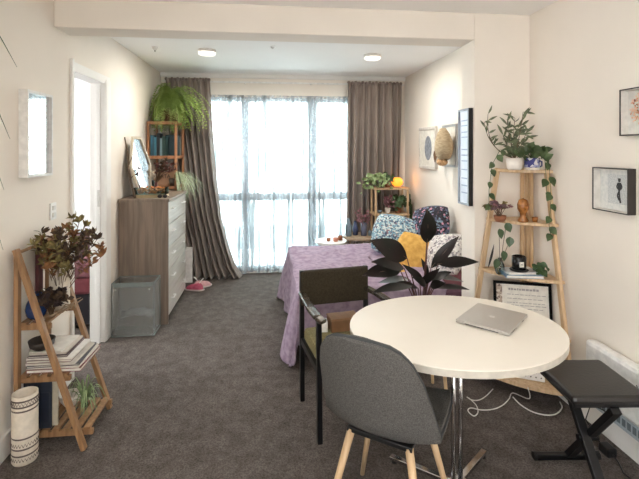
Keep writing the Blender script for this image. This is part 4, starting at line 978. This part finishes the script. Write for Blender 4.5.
# ------------------------------------------------------------------ big dark-leaved plant on a stand
pc = Vector((.925, 2.55, 0))
t = thing('plant_stand', 'light wood plant stand under the dark leaved plant', 'plant stand', pc)
for x in (-1, 1):
    for y in (-1, 1): MB().tube([(pc.x+x*.085, pc.y+y*.085, .42), (pc.x+x*.115, pc.y+y*.115, 0)], .014, 10, .009).build('leg', oak, t)
f = MB(); f.beam((pc.x-.09, pc.y-.09, .24), (pc.x+.09, pc.y+.09, .24), .02, .02); f.beam((pc.x-.09, pc.y+.09, .24), (pc.x+.09, pc.y-.09, .24), .02, .02); f.build('crossbar', oak, t)
t = thing('rubber_plant', 'large plant with glossy near-black leaves behind the table', 'plant', pc+Vector((0,0,.252)))
pz = pc+Vector((0,0,.252))
MB().lathe([(.07,0),(.085,.01),(.105,.22),(.098,.22),(.08,.02),(.001,.02)], pz, 28).build('pot', M('charcoal_pot', (70,68,66), .5), t, smooth=True)
MB().lathe([(.001,.2),(.1,.2)], pz, 24, cap=False).build('soil', soil, t)
b0 = pc+Vector((0,0,.45)); s = MB(); f = MB()
LV = [ # base px, tip px, base depth, tip depth, width, normal
 ((407,258),(370,240),2.50,2.38,.125,(0,-1,.35)), ((427,243),(427,209),2.52,2.46,.11,(.1,-1,.1)), ((404,268),(371,262),2.46,2.32,.085,(0,-.8,.8)),
 ((400,270),(362,276),2.44,2.28,.10,(.1,-.7,.9)), ((431,268),(459,236),2.55,2.50,.07,(-.5,-1,.5)), ((438,264),(479,262),2.50,2.36,.075,(0,-.9,.7)),
 ((412,286),(372,293),2.42,2.22,.07,(0,-.5,1)), ((432,282),(452,272),2.48,2.40,.06,(0,-.6,.8)), ((434,288),(470,290),2.45,2.30,.06,(0,-.4,1)),
 ((424,282),(402,264),2.5,2.46,.045,(0,-1,.4)), ((420,284),(440,268),2.5,2.42,.05,(0,-1,.4)), ((418,288),(392,284),2.46,2.38,.05,(0,-.6,.8)),
 ((428,276),(421,258),2.56,2.56,.035,(0,-1,.1)), ((426,286),(412,277),2.44,2.36,.05,(.3,-1,.5)), ((430,286),(446,283),2.44,2.34,.05,(-.3,-1,.5)),
 ((410,280),(378,283),2.6,2.72,.08,(0,-.4,1)), ((436,278),(464,282),2.6,2.66,.07,(0,-.3,1))]
for (bp0, tp0, yb, yt, w_, nr) in LV:
    B_, T_ = at(*bp0, yb), at(*tp0, yt); mid = b0.lerp(B_, .5)+Vector((0,0,.02))
    s.tube([b0+Vector((rnd.uniform(-.015,.015), rnd.uniform(-.015,.015), 0)), mid, B_], .005, 7, .003)
    f.leaf(B_, T_, w_, .012, nr, .14, 10, shape=.85)
s.tube([b0, at(426,262,2.52), at(427,243,2.52)], .008, 8, .005)
s.build('stems', stemr, t, smooth=True); f.build('foliage', leafd, t, smooth=True)
f = MB()
for (bp0, tp0, yb, yt, w_, nr) in LV[:6]:
    B_, T_ = at(*bp0, yb), at(*tp0, yt); up = Vector(nr).normalized(); f.tube([B_+up*.002, B_.lerp(T_,.5)+up*.013, T_+up*.002], .0018, 4, .0006)
f.build('midrib', M('pale_midrib', (110,84,70), .5), t)
# ------------------------------------------------------------------ keyboard stool
sc2 = Vector((1.412, 1.775, 0))
t = thing('keyboard_stool', 'black padded stool on crossed metal legs by the heater', 'stool', sc2, R(-6))
MB().box(-.165, .165, -.165, .165, .45, .487).build('seat', vinyl, t, local=True, bevel=.016)
MB().box(-.14, .14, -.14, .14, .43, .45).build('seat_frame', black, t, local=True)
for s_ in (-1, 1):
    MB().beam((-s_*.016, s_*.16, .43), (-s_*.016, -s_*.165, .02), .028, .04, (1,0,0)).build('leg', blackm, t, local=True, bevel=.003)
    MB().box(-.15, .15, s_*.165-.014, s_*.165+.014, .001, .028).build('foot_bar', blackm, t, local=True, bevel=.004)
    MB().tube([(-.16, s_*.165, .016), (-.145, s_*.165, .016)], .019, 10).build('foot_cap', black, t, local=True)
    MB().tube([(.145, s_*.165, .016), (.16, s_*.165, .016)], .019, 10).build('foot_cap', black, t, local=True)
MB().tube([(-.045,0,.215),(.045,0,.215)], .014, 12).build('pivot_bolt', blackm, t, local=True)
# heater
t = thing('panel_heater', 'white electric panel heater on right wall above the baseboard', 'heater', (XR-.05, 1.75, .15))
h0, h1, hz0, hz1 = 1.30, 2.13, .15, .49
def hfn(u, v):
    a = -PI/2+PI*v; return (XR-.045-.03*math.cos(a)**.6 if abs(v-.5) < .499 else XR-.045, h0+(h1-h0)*u, (hz0+hz1)/2+(hz1-hz0)/2*math.sin(a))
f = MB(); f.box(XR-.085, XR-.02, h0, h1, hz0+.07, hz1); f.build('body', white, t, bevel=.02)
f = MB(); f.box(XR-.07, XR-.02, h0+.02, h1-.02, hz0, hz0+.07); f.build('vent', M('vent_grey', (168,178,184), .5), t, bevel=.004)
f = MB()
for k in range(24): y = h0+.05+k*.031; f.box(XR-.0715, XR-.07, y, y+.02, hz0+.02, hz0+.055)
f.build('vent_slot', M('slot_dark', (96,106,112), .7), t)
f = MB(); f.box(XR-.02, XR-.001, h0+.1, h0+.14, hz0+.1, hz1-.1); f.box(XR-.02, XR-.001, h1-.14, h1-.1, hz0+.1, hz1-.1); f.build('bracket', white, t)
text('we', .06, (XR-.0855, 1.765, .41), (R(90), 0, R(-90)), black, t)
# plug adaptor and cables
t = thing('power_adaptor', 'black power adaptor on the carpet by the right baseboard', 'power adaptor', (1.66,1.93,0))
pa = Vector((1.655, 1.945, 0))
t.location = pa; WM[t.name] = Matrix.Translation(pa)
MB().box(pa.x-.025, pa.x+.025, pa.y-.032, pa.y+.032, .001, .042).build('body', black, t, bevel=.006)
MB().tube([pa+Vector((0,-.032,.02)), pa+Vector((-.005,-.07,.012)), pa+Vector((-.03,-.13,.005)), pa+Vector((-.02,-.2,.004)), pa+Vector((.01,-.30,.004)), pa+Vector((.0,-.5,.004))], .0035, 7).build('cable', black, t, smooth=True)
MB().tube([pa+Vector((0,.032,.02)), pa+Vector((-.02,.05,.05)), pa+Vector((-.07,.06,.14)), pa+Vector((-.055,.045,.22)), pa+Vector((.0,.03,.20)), pa+Vector((.035,.02,.17))], .003, 7).build('cable', black, t, smooth=True)
def fl(px, py, z=.005):
    k = (CH-z)/(py-HZ); zz = F*k; x = (px-319.5)*k; return Vector((x*CT+zz*ST, zz*CT-x*ST, z))
def smooth_path(P_, n=6):
    out = []
    for i in range(len(P_)-1):
        p0, p1, p2, p3 = P_[max(i-1,0)], P_[i], P_[i+1], P_[min(i+2,len(P_)-1)]
        for k in range(n):
            q = k/n; out.append(.5*((2*p1)+(-p0+p2)*q+(2*p0-5*p1+4*p2-p3)*q*q+(-p0+3*p1-3*p2+p3)*q**3))
    return out+[P_[-1]]
P_ = [fl(x, y) for x, y in ((467,397),(472,400),(479,400),(486,396),(493,389))]
tag(MB().tube(smooth_path(P_), .003, 7).build('charging_cable', cable, smooth=True), 'short white cable end on carpet left of the corner shelf', 'cable')
P_ = [fl(x, y) for x, y in ((469,398),(476,405),(478,412),(474,416),(468,412),(471,409),(482,410),(494,409),(503,405),(509,399),(513,393))]+[Vector((1.47,2.335,.07)), Vector((1.475,2.33,.20))]
for p in P_[4:6]: p.z = .011
P_[-1] = Vector((1.50,2.36,.108)); P_[-2] = Vector((1.475,2.31,.075))
tag(MB().tube(smooth_path(P_), .003, 7).build('charging_cable', cable, smooth=True), 'looped white cable running from the corner shelf across the carpet', 'cable')
P_ = [fl(x, y) for x, y in ((513,397),(521,405),(533,412),(546,415),(556,414),(562,408),(560,402))]
tag(MB().tube(smooth_path(P_), .0035, 7).build('charging_cable', cable, smooth=True), 'white cable curving in front of the corner shelf toward the stool', 'cable')
# ------------------------------------------------------------------ pictures on the right wall
fr_ = M('black_box_frame', (44,38,36), .4)
t, xb = wall_pic_x('framed_picture', 'black box frame with small standing man figure on right wall', XR, -1, 1.89, 2.123, 1.184, 1.409, .045, .006, fr_, M('print_paper', (222,222,218), .7, c2=(206,208,206), scale=60), deep=True)
MB().box(XR-.006, XR-.0045, 1.925, 2.06, 1.225, 1.375).build('print', M('music_print', (208,210,208), .7, c2=(176,180,182), scale=160), t)
f = MB(); X_ = XR-.0065; y0, z0 = 1.985, 1.30
def dd(pts, w_):
    for a, b_ in zip(pts, pts[1:]): f.beam((X_, a[0], a[1]), (X_, b_[0], b_[1]), w_, .0012, (1,0,0))
f.lathe([(.008,0),(.008,.001)], (X_+.0005, 1.985, 1.345), 12, rot=(0,R(-90),0)); f.lathe([(.011,0),(.011,.001)], (X_+.0005, 1.985, 1.353), 12, rot=(0,R(-90),0), sx=.35)
dd([(1.985,1.335),(1.985,1.300)], .022); dd([(1.987,1.30),(1.984,1.262),(1.978,1.232)], .010); dd([(1.982,1.30),(1.998,1.268),(1.986,1.245)], .009); dd([(1.996,1.33),(2.002,1.312),(1.992,1.30)], .006); dd([(1.975,1.33),(1.968,1.312),(1.978,1.30)], .006)
f.build('figure_print', M('ink_black', (52,54,56), .7), t)
t, xb = wall_pic_x('framed_picture', 'black box frame with coral orange floral print, above the figure print', XR, -1, 1.66, 1.943, 1.569, 1.797, .045, .006, fr_, M('print_paper2', (222,220,214), .7), deep=True)
f = MB(); q = random.Random(9)
for i in range(260):
    a = q.uniform(0, 2*PI); r = .088*math.sqrt(q.random()); y = 1.825+r*math.cos(a)*1.0; z = 1.695+r*math.sin(a)
    d = q.uniform(0, 2*PI); f.leaf((XR-.0065, y, z), (XR-.0065, y+.014*math.cos(d), z+.014*math.sin(d)), .009, 0, (-1,0,0), 0, 3)
f.build('floral_print', M_multi('coral', [(0,(224,168,136)),(.4,(236,196,170)),(.7,(206,140,110)),(.9,(150,96,84))], 80), t)
# ------------------------------------------------------------------ seen through the doorway
t = thing('sofa', 'maroon sofa in the next room seen through the doorway', 'sofa', (-2.1, 4.2, 0))
MB().box(-2.9, -1.48, 3.75, 4.45, .30, .44).build('seat', M('maroon_sofa', (104,46,54), .9), t, bevel=.03)
MB().box(-2.9, -1.48, 4.3, 4.55, .44, .68).build('backrest', M('plum_sofa', (98,70,78), .9), t, bevel=.04)
MB().box(-2.88, -1.5, 3.78, 4.5, .05, .30).build('base', M('sofa_base', (30,26,32), .9), t)
MB().box(-1.64, -1.48, 3.74, 4.3, .44, .56).build('armrest', M('maroon_sofa2', (110,66,74), .9), t, bevel=.03)
f = MB()
for x in (-2.8,-1.6):
    for y in (3.85,4.4): f.box(x-.02, x+.02, y-.02, y+.02, 0, .05)
f.build('feet', black, t)
# ------------------------------------------------------------------ world
wd = bpy.data.worlds.new('overcast'); SC.world = wd; wd.use_nodes = True
bg = wd.node_tree.nodes['Background']; bg.inputs[0].default_value = (.98, .985, 1.0, 1); bg.inputs[1].default_value = 9.5
